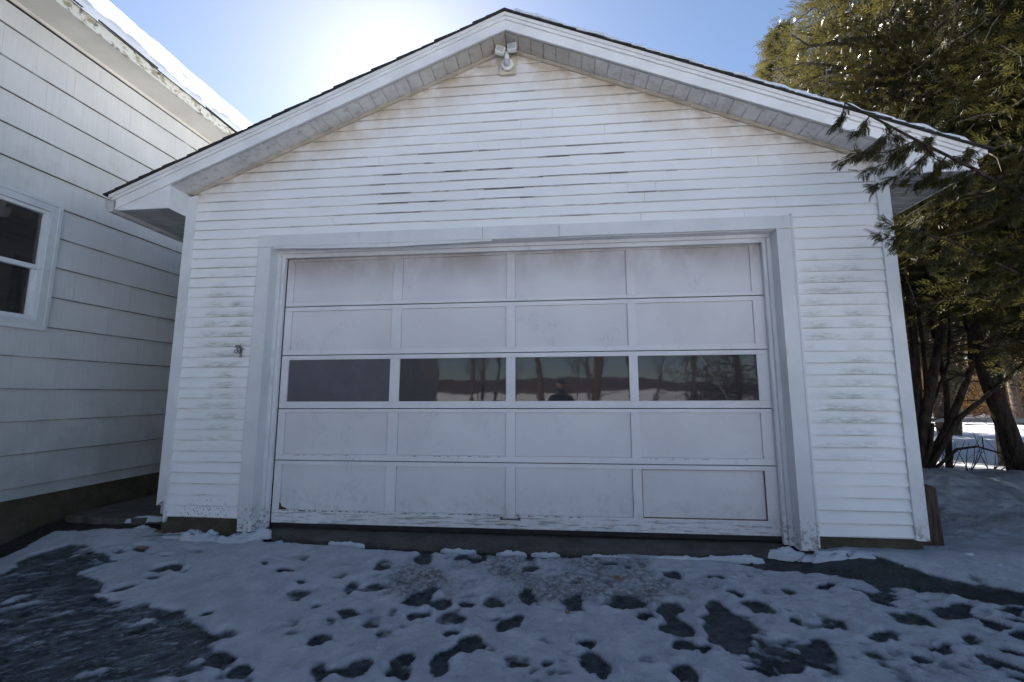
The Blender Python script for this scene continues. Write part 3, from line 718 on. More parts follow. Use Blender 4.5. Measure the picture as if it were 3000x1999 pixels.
# ------------------------------------------------------------------ rusty bracket on the left clapboards
br = empty('hose_bracket', (.73, -.02, 1.88), 'small rusty metal bracket with a ring on the left clapboards beside the door', 'bracket')
m = MB(); m.box((.716, -.024, 1.83), (.742, -.018, 1.93)); obj('plate', m, M_METAL, br, bevel=.002)
m = MB(); m.box((.685, -.05, 1.925), (.722, -.02, 1.950)); m.tube([(.705, -.03, 1.94), (.715, -.055, 1.915), (.724, -.05, 1.885), (.728, -.024, 1.865)], [.008, .009, .008, .006], 8)
m.tube([(.728, -.03, 1.905), (.745, -.04, 1.912), (.765, -.022, 1.914)], .005, 6); obj('hook', m, M_METAL, br)
m = MB(); pts = [(.695+.014*math.cos(a), -.045, 1.888+.015*math.sin(a)) for a in [i*math.pi/8 for i in range(17)]]
m.tube(pts, .005, 6, cap=False); obj('ring', m, M_METAL, br, smooth=True)
for x, z, lb in ((.60, 2.0, 0), (.55, 1.76, 0)): pass

# ------------------------------------------------------------------ apron, slabs, post
def slab(name, poly, ztop, zbot, mat, jit=.01, seed=1):
    R = random.Random(seed); m = MB(); P = []
    for i in range(len(poly)):
        a, b = poly[i], poly[(i+1) % len(poly)]; n = max(1, int(math.dist(a[:2], b[:2])/.06))
        for j in range(n):
            t = j/n; P.append((a[0]+(b[0]-a[0])*t+R.uniform(-jit, jit)*.5, a[1]+(b[1]-a[1])*t+R.uniform(-jit, jit)*.5, (a[2]+(b[2]-a[2])*t if len(a) > 2 else ztop)))
    n = len(P)
    m.add(P+[(x, y, zbot) for x, y, z in P], [tuple(range(n)), tuple(range(2*n-1, n-1, -1))]+[(i, i+n, (i+1) % n+n, (i+1) % n) for i in range(n)])
    return obj(name, m, mat)
ap = slab('door_apron', [(.98, .30, .205), (1.0, .10, .185), (1.3, .0, .150), (2.4, -.06, .150), (3.6, -.07, .150), (4.9, -.06, .150), (5.45, .0, .155), (5.80, .10, .185), (5.80, .30, .205)], 0, -.1, M_CONC); tag(ap, kind='structure')
st_ = slab('concrete_step', [(-1.12, .12), (-.75, .08), (-.30, .10), (-.12, .22), (-.06, .40), (-.06, 3.2), (-1.17, 3.2), (-1.15, .6)], .255, 0, M_CONC, .02, 4); tag(st_, kind='structure')
po = MB()
def post():
    rs = random.Random(2); m = MB(); x0, x1, y0, y1 = 6.83, 7.00, .12, .29
    m.add([(x0, y0, .0), (x1, y0, .0), (x1, y1, .0), (x0, y1, .0), (x0, y0, .71), (x1-.03, y0, .70), (x1, y0+.03, .69), (x1, y1, .70), (x0, y1, .72)],
          [(3, 2, 1, 0), (4, 5, 6, 7, 8), (0, 1, 6, 5, 4), (1, 2, 7, 6), (2, 3, 8, 7), (3, 0, 4, 8)])
    return m
tag(obj('timber_post', post(), M_WOOD, bevel=.004), 'short brown timber post standing at the right corner of the garage', 'post')

# snow heaps: little mounds with uneven outlines (part of the ground cover)
def heap(cx, cy_, z, rx, ry, h, rot, seed):
    n, k = 40, 14; V = [(cx, cy_, z+h)]; Fq = []
    rr = np.random.default_rng(seed); ph = rr.random(8)*6.28
    for i in range(1, k+1):
        t = i/k
        for j in range(n):
            a = 2*math.pi*j/n
            e = 1+.16*math.sin(2*a+ph[0])+.12*math.sin(3*a+ph[1])+.08*math.sin(5*a+ph[2])+.05*math.sin(9*a+ph[3])
            x = rx*e*t*math.cos(a); y = ry*e*t*math.sin(a)
            xr = x*math.cos(rot)-y*math.sin(rot); yr = x*math.sin(rot)+y*math.cos(rot)
            zz = h*(1-t**2.4)**.7+h*.22*math.sin(5*t+3*a+ph[4])*t*(1-t)*2
            q = vn(np.array([(cx+xr)*23.]), np.array([(cy_+yr)*23.+seed]))[0]-.5; q2 = vn(np.array([(cx+xr)*60.]), np.array([(cy_+yr)*60.+seed]))[0]-.5
            V.append((cx+xr*(1+.25*q), cy_+yr*(1+.3*q2), z+zz*.72*(1+.9*q)+.012*q2-(.03 if i == k else 0)))
    Fq += [(0, 1+j, 1+(j+1) % n) for j in range(n)]
    for i in range(k-1):
        for j in range(n): a = 1+i*n+j; b = 1+i*n+(j+1) % n; Fq.append((a, a+n, b+n, b))
    return V, Fq
HE = [(.45, -.03, .13, .30, .07, .085, .0), (.86, -.04, .12, .20, .085, .085, .1), (1.02, .03, .15, .15, .05, .085, .65), (.20, -.02, .13, .16, .06, .04, 0),
      (5.72, .03, .14, .17, .06, .07, -.3), (6.2, -.04, .15, .42, .09, .075, 0), (6.6, -.02, .14, .35, .10, .07, 0), (7.05, -.02, .16, .25, .14, .07, 0),
      (-.25, .15, .24, .15, .025, .03, .35), (-.22, .02, .14, .12, .06, .07, .7), (-.05, -.10, .08, .25, .07, .05, 0), (-.75, -.12, .10, .16, .06, .05, 0),
      (1.28, -.055, .115, .06, .02, .025, 0), (1.42, -.06, .115, .05, .02, .025, .3), (1.95, -.06, .135, .14, .02, .02, 0), (1.8, -.055, .13, .05, .015, .02, 0),
      (2.95, -.09, .115, .17, .018, .03, 0), (3.42, -.10, .115, .15, .022, .035, 0), (3.72, -.10, .115, .10, .02, .03, 0), (4.25, -.105, .115, .20, .02, .025, 0), (4.8, -.10, .12, .24, .02, .03, 0), (5.25, -.07, .13, .22, .03, .03, .1)]
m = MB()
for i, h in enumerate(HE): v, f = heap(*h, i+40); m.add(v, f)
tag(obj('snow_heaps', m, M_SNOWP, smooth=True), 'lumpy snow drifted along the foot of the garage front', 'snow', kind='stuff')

# dead leaves and a clump of debris on the snow
def leaf(x, y, z, s, rot, label):
    m = MB(); P = []
    for i in range(22):
        a = 2*math.pi*i/22; r = s*(.55+.45*abs(math.sin(2.5*a))); P.append((x+r*math.cos(a+rot), y+.55*r*math.sin(a+rot), z+.012+.012*math.sin(3*a)))
    P.append((x, y, z+.006)); m.add(P, [(i, (i+1) % 22, 22) for i in range(22)])
    m.tube([(x, y, z+.008), (x+s*1.1*math.cos(rot), y+s*.6*math.sin(rot), z+.02)], .0015, 5)
    o = obj('dead_leaf', m, M_LEAFB); tag(o, label, 'leaf', 'dead leaves on the snow')
leaf(.21, -.35, .125, .042, .3, 'curled brown oak leaf on the snow left of the door')
leaf(4.27, -.52, .10, .045, 1.3, 'dark crumpled leaf on the trodden snow right of centre')
leaf(3.88, -.98, .05, .02, .2, 'tiny tan leaf on the smooth snow below the trodden patch')
leaf(.05, -.03, .17, .045, 2.0, 'rust brown leaf caught at the foot of the left corner board')
m = MB(); m.tube([(.0, -.16, .165), (.2, -.10, .17), (.42, -.07, .172), (.5, -.065, .17)], [.002, .004, .004, .002], 6)
tag(obj('twig', m, M_TWIG), 'thin bare twig lying on the snow near the left corner', 'twig')

# ------------------------------------------------------------------ neighbouring house
KX = .0127; HX = -1.2
def hz(y): return .0126*max(-3, min(8, y))
hou = empty('house', (HX, 0, .2), 'white shingled house with a steep snowy roof left of the garage', 'house')
def HP(o, y, z): return (HX+KX*y+o, y, z+hz(y))
def hquad(m, o0, o1, ya, yb, za, zb):      # box on the wall plane from offset o0 to o1
    m.add([HP(o0, ya, za), HP(o1, ya, za), HP(o1, yb, za), HP(o0, yb, za), HP(o0, ya, zb), HP(o1, ya, zb), HP(o1, yb, zb), HP(o0, yb, zb)],
          [(0, 3, 2, 1), (4, 5, 6, 7), (0, 1, 5, 4), (1, 2, 6, 5), (2, 3, 7, 6), (3, 0, 4, 7)])
HB, HE_ = .607, .3045
Y0H, Y1H = -14.5, 9.0
WY0, WY1, WZ0, WZ1 = -1.36, -.26, 2.10, 3.365
m = MB(); R = random.Random(8)
nrow = 15
for r in range(nrow):
    z = HB+r*HE_; zt = min(z+HE_+.006, 5.09)
    off = .61*(r*.37 % 1)
    y = Y0H-off if False else Y0H
    edges = [Y0H]; q = Y0H+.3+off
    while q < Y1H: edges.append(q); q += .61
    edges.append(Y1H)
    for a, b in zip(edges[:-1], edges[1:]):
        d = R.uniform(-.002, .002); t_ = R.uniform(.019, .021); jg = .0012 if R.random() < .22 else .0002
        pieces = [(a+jg, b-jg, z, zt)]
        if b > WY0 and a < WY1 and zt > WZ0 and z < WZ1:
            pieces = []
            if a < WY0: pieces.append((a+jg, WY0, z, zt))
            if b > WY1: pieces.append((WY1, b-jg, z, zt))
            ia, ib = max(a, WY0), min(b, WY1)
            if z < WZ0: pieces.append((ia, ib, z, WZ0))
            if zt > WZ1: pieces.append((ia, ib, WZ1, zt))
        for (pa, pb, za, zb) in pieces:
            if pb-pa < .003: continue
            f0 = (za-z)/HE_; f1 = (zb-z)/HE_
            oa = t_+(.003-t_)*f0; ob = t_+(.003-t_)*f1
            zd = za+(d if za == z else 0)
            m.add([HP(oa, pa, zd), HP(oa, pb, zd), HP(ob, pb, zb), HP(ob, pa, zb), HP(0, pa, zd), HP(0, pb, zd), HP(0, pa, zb), HP(0, pb, zb)],
                  [(0, 1, 2, 3), (4, 5, 1, 0), (0, 3, 6, 4), (1, 5, 7, 2)])
obj('wall_shingles', m, M_SHW, hou, fix=False)
m = MB()
hquad(m, -.15, -.001, Y0H, WY0, .5, 5.09); hquad(m, -.15, -.001, WY1, Y1H, .5, 5.09)
hquad(m, -.15, -.001, WY0, WY1, .5, WZ0); hquad(m, -.15, -.001, WY0, WY1, WZ1, 5.09)
m.box((-9.2, Y0H, .4), (HX-.33, Y0H+.15, 5.05)); m.box((-9.2, Y1H-.15, .4), (HX-.15, Y1H, 5.1))
obj('wall', m, M_SHW, hou)
m = MB(); hquad(m, -.3, -.04, Y0H, Y1H, -.3, .62); obj('foundation', m, M_FOUND, hou)
# window
wn = bpy.data.objects.new('window', None); col.objects.link(wn); wn.location = Vector((HX, -.8, 2.1))-Vector(hou.location); wn.parent = hou
m = MB(); cw = .085
for (ya, yb, za, zb) in ((WY0, WY0+cw, WZ0, WZ1), (WY1-cw, WY1, WZ0, WZ1), (WY0+cw, WY1-cw, WZ1-cw, WZ1), (WY0+cw, WY1-cw, WZ0, WZ0+cw)):
    hquad(m, -.02, .030, ya, yb, za, zb)
for (ya, yb, za, zb) in ((WY0-.012, WY0+.02, WZ0-.012, WZ1+.012), (WY1-.02, WY1+.012, WZ0-.012, WZ1+.012), (WY0+.02, WY1-.02, WZ1-.02, WZ1+.012), (WY0+.02, WY1-.02, WZ0-.012, WZ0+.02)):
    hquad(m, -.0, .038, ya, yb, za, zb)
obj('casing', m, M_VINYL, wn, bevel=.003)
m = MB(); a, b, za, zb = WY0+cw, WY1-cw, WZ0+cw, WZ1-cw; mid = 2.70
for (ya, yb, z0_, z1_, o0, o1) in ((a, a+.03, za, zb, -.05, .012), (b-.03, b, za, zb, -.05, .012), (a+.03, b-.03, zb-.035, zb, -.05, .010), (a+.03, b-.03, za, za+.04, -.05, .010),
        (a+.03, b-.03, mid-.022, mid+.022, -.045, .006), (a+.03, a+.055, za+.04, mid-.022, -.05, -.018), (b-.055, b-.03, za+.04, mid-.022, -.05, -.018)):
    hquad(m, o0, o1, ya, yb, z0_, z1_)
obj('sash', m, simple('sash_vinyl', (.62, .65, .67), .35, .05, 5, .03), wn, bevel=.002)
m = MB(); hquad(m, -.030, -.026, a+.02, b-.02, mid, zb-.02); hquad(m, -.042, -.038, a+.02, b-.02, za+.02, mid)
obj('pane', m, mat_glass('window_glass', .03, .55, .005), wn)
m = MB(); hquad(m, -.6, -.55, WY0-.3, WY1+.3, WZ0-.3, WZ1+.3); hquad(m, -.15, -.11, b-.12, b-.045, za, mid+.1)
obj('curtain', m, simple('dim_curtain', (.16, .15, .15), .9, .3, 9, 0), wn)
# soffit, fascia, roof
m = MB(); hquad(m, .0, .42, Y0H-.2, Y1H, 5.085, 5.10); hquad(m, .016, .035, Y0H, Y1H, 5.055, 5.0845); obj('eave_soffit', m, simple('house_soffit', (.60, .58, .53), .6, .08, 2), hou)
def mat_hf():
    t = NT('mossy_fascia'); b = t.mix(t.ramp(t.noise(6, 5, .7, st=(1, 1.4, 2)), .5, .62), (.62, .61, .56), (.30, .27, .18))
    b = t.mix(mul(t, t.ramp(t.noise(13, 4), .55, .7), .8), b, (.05, .045, .03)); t.bump(t.noise(30, 4), .4, .01); return t.fin(b, .8, .2)
m = MB(); hquad(m, .42, .44, Y0H-.2, Y1H, 5.05, 5.17); hquad(m, .441, .450, Y0H-.2, Y1H, 5.045, 5.066); obj('fascia', m, mat_hf(), hou)
RP = math.tan(rad(43)); RW = 3.55
m = MB()
ye = [Y0H-.25, Y1H]
for k in range(26):
    o0 = .47-k*.14; o1 = o0-.16
    if o0 < .47-RW: break
    z0_ = 5.17+(.47-o0)*RP; z1_ = 5.17+(.47-o1)*RP
    m.add([HP(o0, ye[0], z0_+.012), HP(o0, ye[1], z0_+.012), HP(o1, ye[1], z1_), HP(o1, ye[0], z1_), HP(o0, ye[0], z0_-.01), HP(o0, ye[1], z0_-.01)], [(0, 1, 2, 3), (4, 5, 1, 0)])
zr = 5.17+RW*RP
m.add([HP(.47-RW, ye[0], zr), HP(.47-RW, ye[1], zr), HP(.47-2*RW, ye[1], 5.2), HP(.47-2*RW, ye[0], 5.2)], [(0, 1, 2, 3)])
m.add([HP(.4, Y0H, 5.16), HP(.47-RW, Y0H, zr-.03), HP(.47-2*RW+.1, Y0H, 5.1)], [(0, 1, 2)])
obj('roof', m, M_ROOF, hou, fix=False)
nu, nv = 500, 60
U, W_ = np.meshgrid(np.linspace(-5, Y1H, nu), np.linspace(0, 1, nv)**1.4)
eo = .475-.05*fbm(U*3, U*0, 4)+.02
o_ = eo-W_*(RW+.02)
th = .72*(.05+.10*fbm(U*2.2, W_*6, 4)+.05*fbm(U*9, W_*20, 3))*np.minimum(1, (W_*RW/.06))**.5*np.minimum(1, (1-W_)*RW/.3+.4)
Zs = 5.17+(.47-o_)*RP+.035+th*1.0+.0126*np.clip(U, -3, 8)
V = np.stack([HX+KX*U+o_+th*.25, U, Zs], -1).reshape(-1, 3); i_ = np.arange(nu*nv).reshape(nv, nu)
Fq = np.stack([i_[:-1, :-1], i_[:-1, 1:], i_[1:, 1:], i_[1:, :-1]], -1).reshape(-1, 4)
tag(npmesh('house_roof_snow', V, Fq, M_SNOW, smooth=True), 'bright snow lying on the steep roof of the left house', 'snow', kind='stuff')

# ------------------------------------------------------------------ vegetation
def frond(nb, wd, droop=.15):       # template in local coords: +x along, blades in xy plane
    V = []; Fq = []
    def blade(p, ang, L, w):
        d = np.array([math.cos(ang), math.sin(ang), 0]); nrm = np.array([-d[1], d[0], 0])
        a = np.array(p); i = len(V)
        e = a+d*L; e[2] -= droop*L
        V.extend([a, a+d*L*.45+nrm*w-np.array([0, 0, .02*L]), e, a+d*L*.45-nrm*w]); Fq.append([i, i+1, i+2, i+3])
    blade((0, 0, 0), 0, 1.0, wd*.7)
    for k in range(nb):
        t = .12+.75*k/max(1, nb-1); s = 1 if k % 2 else -1
        blade((t, 0, -.05*t), s*rad(42-8*t), .52*(1-.55*t), wd)
    return np.array(V), np.array(Fq)
def scatter(tpl, pos, dirs, size, roll):
    V0, F0 = tpl; n = len(pos)
    d = dirs/np.linalg.norm(dirs, axis=1, keepdims=True)
    u = np.cross(d, np.array([0, 0, 1.])); u /= np.linalg.norm(u, axis=1, keepdims=True)+1e-9; w_ = np.cross(u, d)
    c, s = np.cos(roll)[:, None], np.sin(roll)[:, None]; u2 = u*c+w_*s; w2 = w_*c-u*s
    P = pos[:, None, :]+size[:, None, None]*(V0[None, :, 0, None]*d[:, None, :]+V0[None, :, 1, None]*u2[:, None, :]+V0[None, :, 2, None]*w2[:, None, :])
    Fa = F0[None]+(np.arange(n)*len(V0))[:, None, None]
    return P.reshape(-1, 3), Fa.reshape(-1, F0.shape[1])
def tubes_np(segs, k=5):
    V = []; Fq = []; n0 = 0
    for pts, rs in segs:
        m = MB(); m.tube(pts, rs, k, cap=False); V += m.v; Fq += [tuple(i+n0 for i in f) for f in m.f]; n0 += len(m.v)
    return np.array(V), np.array(Fq)
TPL_FAR = frond(6, .042, .2); TPL_NEAR = frond(13, .036, .4)
def cedar(name, label, stems, cx, cy_, zlo, ztop, Rm, nbr, per, seed, mat=None, size=.2, tpl=None, prof=None, group='cedars beside and behind the garage', flip=None):
    rs = np.random.default_rng(seed)
    root = empty(name, (stems[0][0][0][0], stems[0][0][0][1], stems[0][0][0][2]), label, 'tree', group)
    segs = [(p, r) for p, r in stems]
    V, Fq = tubes_np(segs, 9); npmesh('trunk', V, Fq, M_BARK, root, smooth=True)
    main = stems[0][0]
    pos = []; dirs = []; segs = []
    zs_ = rs.uniform(0, 1, nbr)
    for t in zs_:
        z = zlo+(ztop-zlo)*t
        Rr = Rm*(prof(t) if prof else (min(1, .55+1.6*t) if t < .28 else (1-t)**.75*1.28))
        az = rs.uniform(0, 2*math.pi); L = Rr*rs.uniform(.55, 1.05)
        tr = Vector((cx, cy_, z-.25*L)); el = rs.uniform(.1, .5)
        p0 = tr; pts = []; dr = Vector((math.cos(az), math.sin(az), math.tan(el)*.7))
        for j in range(6):
            s = j/5; p = p0+Vector((dr.x, dr.y, 0))*L*s+Vector((0, 0, dr.z*L*s-.35*L*s*s+.0))+Vector(rs.normal(0, .03*L, 3))*(s > 0)
            pts.append(p)
        segs.append((pts, [max(.004, .022*L*(1-.85*j/5)) for j in range(6)]))
        A = np.array(pts, float); nf = int(per*(.4+.6*L/Rm))
        s = rs.uniform(.22, 1, nf)**.8; f = s*5; i = np.minimum(4, f.astype(int)); fr = (f-i)[:, None]
        P = A[i]*(1-fr)+A[i+1]*fr
        sig = (.10+.13*L*(1-.5*s))[:, None]
        o = rs.normal(0, 1, (nf, 3))*sig*np.array([1, 1, .75])*.62
        P = P+o
        d = np.array([dr.x, dr.y, .1])+o/sig*.7+rs.normal(0, .35, (nf, 3)); d[:, 2] -= .25
        pos.append(P); dirs.append(d)
        for q in range(4):
            k = rs.integers(2, 6); e = A[min(k, 5)]+rs.normal(0, .13*L, 3); segs.append(([tuple(A[min(k, 5)]), tuple((A[min(k, 5)]+e)/2+rs.normal(0, .03, 3)), tuple(e)], [.007, .005, .003]))
    pos = np.vstack(pos); dirs = np.vstack(dirs)
    V, Fq = tubes_np(segs, 4); npmesh('branches', V, Fq, M_TWIG, root)
    n = len(pos)
    V, Fq = scatter(tpl or TPL_FAR, pos, dirs, size*rs.uniform(.6, 1.3, n), rs.uniform(0, 6.28, n))
    npmesh('crown', V, Fq, mat or M_LEAF, root)
    return root
def stem(pts, r0, r1):
    n = len(pts); return (pts, [r0+(r1-r0)*i/(n-1) for i in range(n)])
cedar('cedar_tree', 'sunlit olive cedar with several dark stems right behind the garage corner',
      [stem([(8.94, 3, .40), (9.1, 3, 1.17), (9.33, 3, 1.99), (9.6, 3.05, 2.83), (9.7, 3.1, 4.5), (9.6, 3.2, 9.6)], .08, .02),
       stem([(8.97, 3.0, .36), (9.31, 2.95, .99), (9.55, 3, 1.36), (9.8, 3.0, 1.9), (10.0, 3.1, 3.2)], .06, .03),
       stem([(8.93, 3.05, .4), (9.11, 3.1, 1.55), (9.15, 3.1, 2.44), (9.17, 3.2, 3.6), (9.1, 3.3, 6)], .07, .03),
       stem([(8.98, 2.95, .38), (9.25, 2.9, .85), (9.47, 2.9, 1.17), (9.78, 2.9, 1.42), (10.23, 2.9, 1.79), (10.6, 2.9, 2.1)], .045, .02),
       stem([(9.0, 2.95, .36), (9.39, 2.9, .74), (9.65, 2.9, .78), (10.13, 2.9, .63)], .025, .008),
       stem([(8.9, 2.95, .36), (9.05, 2.9, .75), (9.12, 2.9, 1.1)], .035, .02),
       stem([(9.05, 3.1, .36), (9.3, 3.2, 1.3), (9.42, 3.3, 2.3), (9.35, 3.3, 3.8)], .035, .02),
       stem([(9.0, 3.2, .36), (9.4, 3.4, 1.1), (9.9, 3.5, 2.0), (10.2, 3.6, 3.6)], .03, .015),
       stem([(8.95, 3.3, .36), (8.85, 3.4, 1.5), (8.95, 3.5, 3.4)], .05, .03),
       stem([(9.8, 3.6, .3), (9.9, 3.6, 1.6), (9.8, 3.7, 3.6)], .045, .03)],
      9.5, 3.2, 3.5, 11.6, 2.5, 460, 150, 1, size=.16, prof=lambda t: min(1, .6+1.5*t) if t < .45 else max(.08, 1-(t-.45)*1.6))
cedar('cedar_tree', 'tall cedar whose leaning dark trunk rises from the snowbank at the right edge',
      [stem([(10.25, 3, .25), (10.15, 3, .99), (9.99, 3, 1.73), (9.85, 3, 2.69), (9.9, 3, 3.75), (10.4, 3.3, 5.5), (11.0, 3.6, 11)], .13, .03)],
      11.1, 3.6, 2.9, 12.4, 2.8, 360, 150, 2, size=.18)
cedar('cedar_tree', 'dark shaded cedar nearest the camera reaching over the right eave',
      [stem([(9.9, .9, .3), (9.8, .9, 2), (9.7, .9, 7.5)], .14, .03)],
      9.7, .9, 2.2, 7.6, 2.35, 260, 190, 3, mat=M_LEAFD, size=.13)
cedar('cedar_tree', 'dense cedar deeper in the row behind the leaning trunk',
      [stem([(13.2, 6.5, -.05), (13.2, 6.5, 3), (13.2, 6.5, 11)], .15, .03)], 13.2, 6.5, 2.2, 13, 3.0, 300, 90, 4, size=.25)
cedar('cedar_tree', 'cedar with a ragged lower skirt at the far right behind the snowbank',
      [stem([(13.6, 3.4, .0), (13.5, 3.4, 3), (13.5, 3.4, 10)], .14, .03)], 13.5, 3.4, 1.9, 11.5, 2.6, 260, 90, 5, size=.22)
cedar('cedar_tree', 'spiky evergreen top just showing above the garage roof',
      [stem([(10.6, 8.8, -.1), (10.6, 8.8, 3), (10.6, 8.8, 12)], .14, .03)], 10.6, 8.8, 3, 12.6, 2.3, 220, 80, 6, size=.24)
for i, (x, y, hh, lab) in enumerate([(8.3, 6.0, 6.6, 'bushy cedar added out of view behind the right side of the garage to shade the snowbank'), (8.9, 9.3, 8.6, 'rounded cedar added out of view behind the garage for shade, second back from the corner'), (11.6, 12.5, 9.5, 'broad cedar added out of view for shade at the back of the row near the low rail')]):  # cedars added out of view to throw shade on the snowbank
    cedar('cedar_tree', lab, [stem([(x, y, -.1), (x+.1, y, 2), (x, y, hh)], .13, .03)], x, y, 1.2, hh, 2.0, 180, 80, 40+i, size=.24, prof=lambda t: min(1, .6+1.6*t) if t < .25 else (1-t)**.6*1.15)
R = random.Random(91); sg = []
for i in range(70):
    p = Vector((R.uniform(8.9, 11.2), R.uniform(2.8, 4.2), R.uniform(.7, 3.6))); a = R.uniform(0, 6.28); d = Vector((math.cos(a), .5*math.sin(a), R.uniform(-.3, .6))).normalized(); pts = [p]
    for q in range(6):
        d = (d+Vector((R.uniform(-.3, .3), R.uniform(-.3, .3), R.uniform(-.3, .2)))).normalized(); pts.append(pts[-1]+d*R.uniform(.1, .28))
        if q > 1:
            e = (d+Vector((R.uniform(-1, 1), R.uniform(-1, 1), R.uniform(-.6, .6)))).normalized(); sg.append(([pts[-1], pts[-1]+e*.18, pts[-1]+e*.36+Vector((0, 0, -.04))], [.004, .003, .002]))
    sg.append((pts, [.011, .010, .009, .007, .006, .004, .003]))
V, Fq = tubes_np(sg, 4); npmesh('dead_twigs', V, Fq, M_BARK, [o for o in col.objects if o.get('category') == 'tree'][0])
# overhanging bough in front of the right eave
def bough(root_pts, twigs, seed, name, label):
    rs = np.random.default_rng(seed); segs = [(root_pts, [.016-.010*i/(len(root_pts)-1) for i in range(len(root_pts))])]
    pos = []; dirs = []
    for tw in twigs:
        n = len(tw); segs.append((tw, [.006-.004*i/(n-1) for i in range(n)]))
        A = np.array(tw)
        for _ in range(int(40*sum(math.dist(tw[i], tw[i+1]) for i in range(n-1))/.25)):
            i = rs.integers(0, n-1); f = rs.random(); p = A[i]*(1-f)+A[i+1]*f
            if i == 0 and f < .35: continue
            d = (A[i+1]-A[i]); d = d/np.linalg.norm(d)+rs.normal(0, .42, 3); d[2] -= .55
            pos.append(p+rs.normal(0, .012, 3)); dirs.append(d)
    root = empty(name, root_pts[0], label, 'branch')
    V, Fq = tubes_np(segs, 6); npmesh('stem', V, Fq, M_BARK, root, smooth=True)
    pos = np.array(pos); dirs = np.array(dirs); n = len(pos)
    V, Fq = scatter(TPL_NEAR, pos, dirs, rs.uniform(.05, .11, n), rs.uniform(-.9, .9, n)); npmesh('foliage', V, Fq, M_LEAFD, root)
main = [(8.6, .3, 2.75), (7.9, -.2, 2.85), (7.3, -.55, 2.92), (6.9, -.68, 3.10), (6.5, -.72, 3.33), (6.2, -.72, 3.55), (6.05, -.70, 3.68)]
R = random.Random(4); tw = []
def twig(a, b, sag=.05):
    mid = [(a[i]+b[i])/2 for i in range(3)]; mid[2] -= sag; q = [(a[i]*.5+mid[i]*.5) for i in range(3)]; return [a, tuple(q), tuple(mid), b]
for a, b in [((6.05, -.7, 3.68), (5.98, -.7, 3.52)), ((6.2, -.72, 3.55), (6.02, -.75, 3.40)), ((6.5, -.72, 3.33), (6.08, -.72, 3.26)), ((6.35, -.72, 3.42), (5.95, -.72, 3.20)), ((6.5, -.72, 3.33), (6.10, -.74, 3.10)),
             ((6.6, -.72, 3.26), (6.15, -.74, 2.98)), ((6.9, -.68, 3.10), (6.35, -.72, 3.02)), ((6.7, -.7, 3.2), (6.42, -.7, 2.97)), ((6.9, -.68, 3.10), (6.6, -.7, 2.90)), ((6.3, -.7, 3.5), (6.35, -.8, 3.32)), ((6.55, -.7, 3.32), (6.62, -.8, 3.10)),
             ((6.5, -.7, 3.36), (6.72, -.55, 3.45)), ((7.1, -.62, 3.0), (6.85, -.75, 2.82)), ((7.3, -.55, 2.92), (7.05, -.7, 2.72)), ((6.75, -.7, 3.2), (6.95, -.6, 3.32)), ((7.3, -.5, 2.92), (7.5, -.6, 3.1)), ((7.3, -.55, 2.95), (7.15, -.7, 3.12)), ((7.0, -.65, 3.05), (7.2, -.8, 2.9))]:
    tw.append(twig(a, b))
bough(main, tw, 9, 'cedar_bough', 'dark cedar bough hanging over the right end of the garage rake')
main = [(8.6, .2, 2.1), (7.9, -.1, 2.3), (7.3, -.35, 2.45), (6.8, -.55, 2.60), (6.45, -.62, 2.68)]
tw = [twig(a, b) for a, b in [((6.45, -.62, 2.68), (6.22, -.65, 2.66)), ((6.6, -.6, 2.66), (6.25, -.65, 2.75)), ((6.6, -.6, 2.65), (6.3, -.66, 2.55)), ((6.8, -.55, 2.6), (6.6, -.6, 2.42)), ((7.0, -.45, 2.55), (6.8, -.5, 2.38)), ((7.2, -.4, 2.48), (7.0, -.5, 2.65)),
      ((7.3, -.35, 2.45), (6.95, -.45, 2.30)), ((7.5, -.3, 2.4), (7.2, -.4, 2.2)), ((7.6, -.25, 2.4), (7.4, -.35, 2.62)), ((7.9, -.1, 2.3), (7.6, -.2, 2.12)), ((7.9, -.1, 2.3), (7.65, -.25, 2.5)), ((7.4, -.3, 2.45), (7.2, -.4, 2.75)), ((8.1, 0, 2.25), (7.9, -.1, 2.5))]]
bough(main, tw, 10, 'cedar_bough', 'lower cedar sprig touching the right corner board')

SHADE = [o for o in col.objects if o.get('category') == 'tree'][3]
for x, y, sc, lab in ((14, 17.5, 1.0, 'tall conifer added unseen behind the garage for shade, nearest of the group'), (17, 20.5, 1.1, 'tall conifer added unseen behind the garage for shade, farthest right of the group'), (11.6, 17, 1.0, 'tall conifer added unseen behind the garage for shade, leftmost of the group'), (15.2, 14, .75, 'shorter conifer added unseen behind the garage for shade, before the tall ones')):  # unseen conifers added behind the garage to shade the snowfield
    o = copy_tree(SHADE); o.location = (x, y, gh(x, y)); o.scale = (sc*1.15, sc*1.15, sc); o.rotation_euler = (0, 0, x); o['label'] = lab
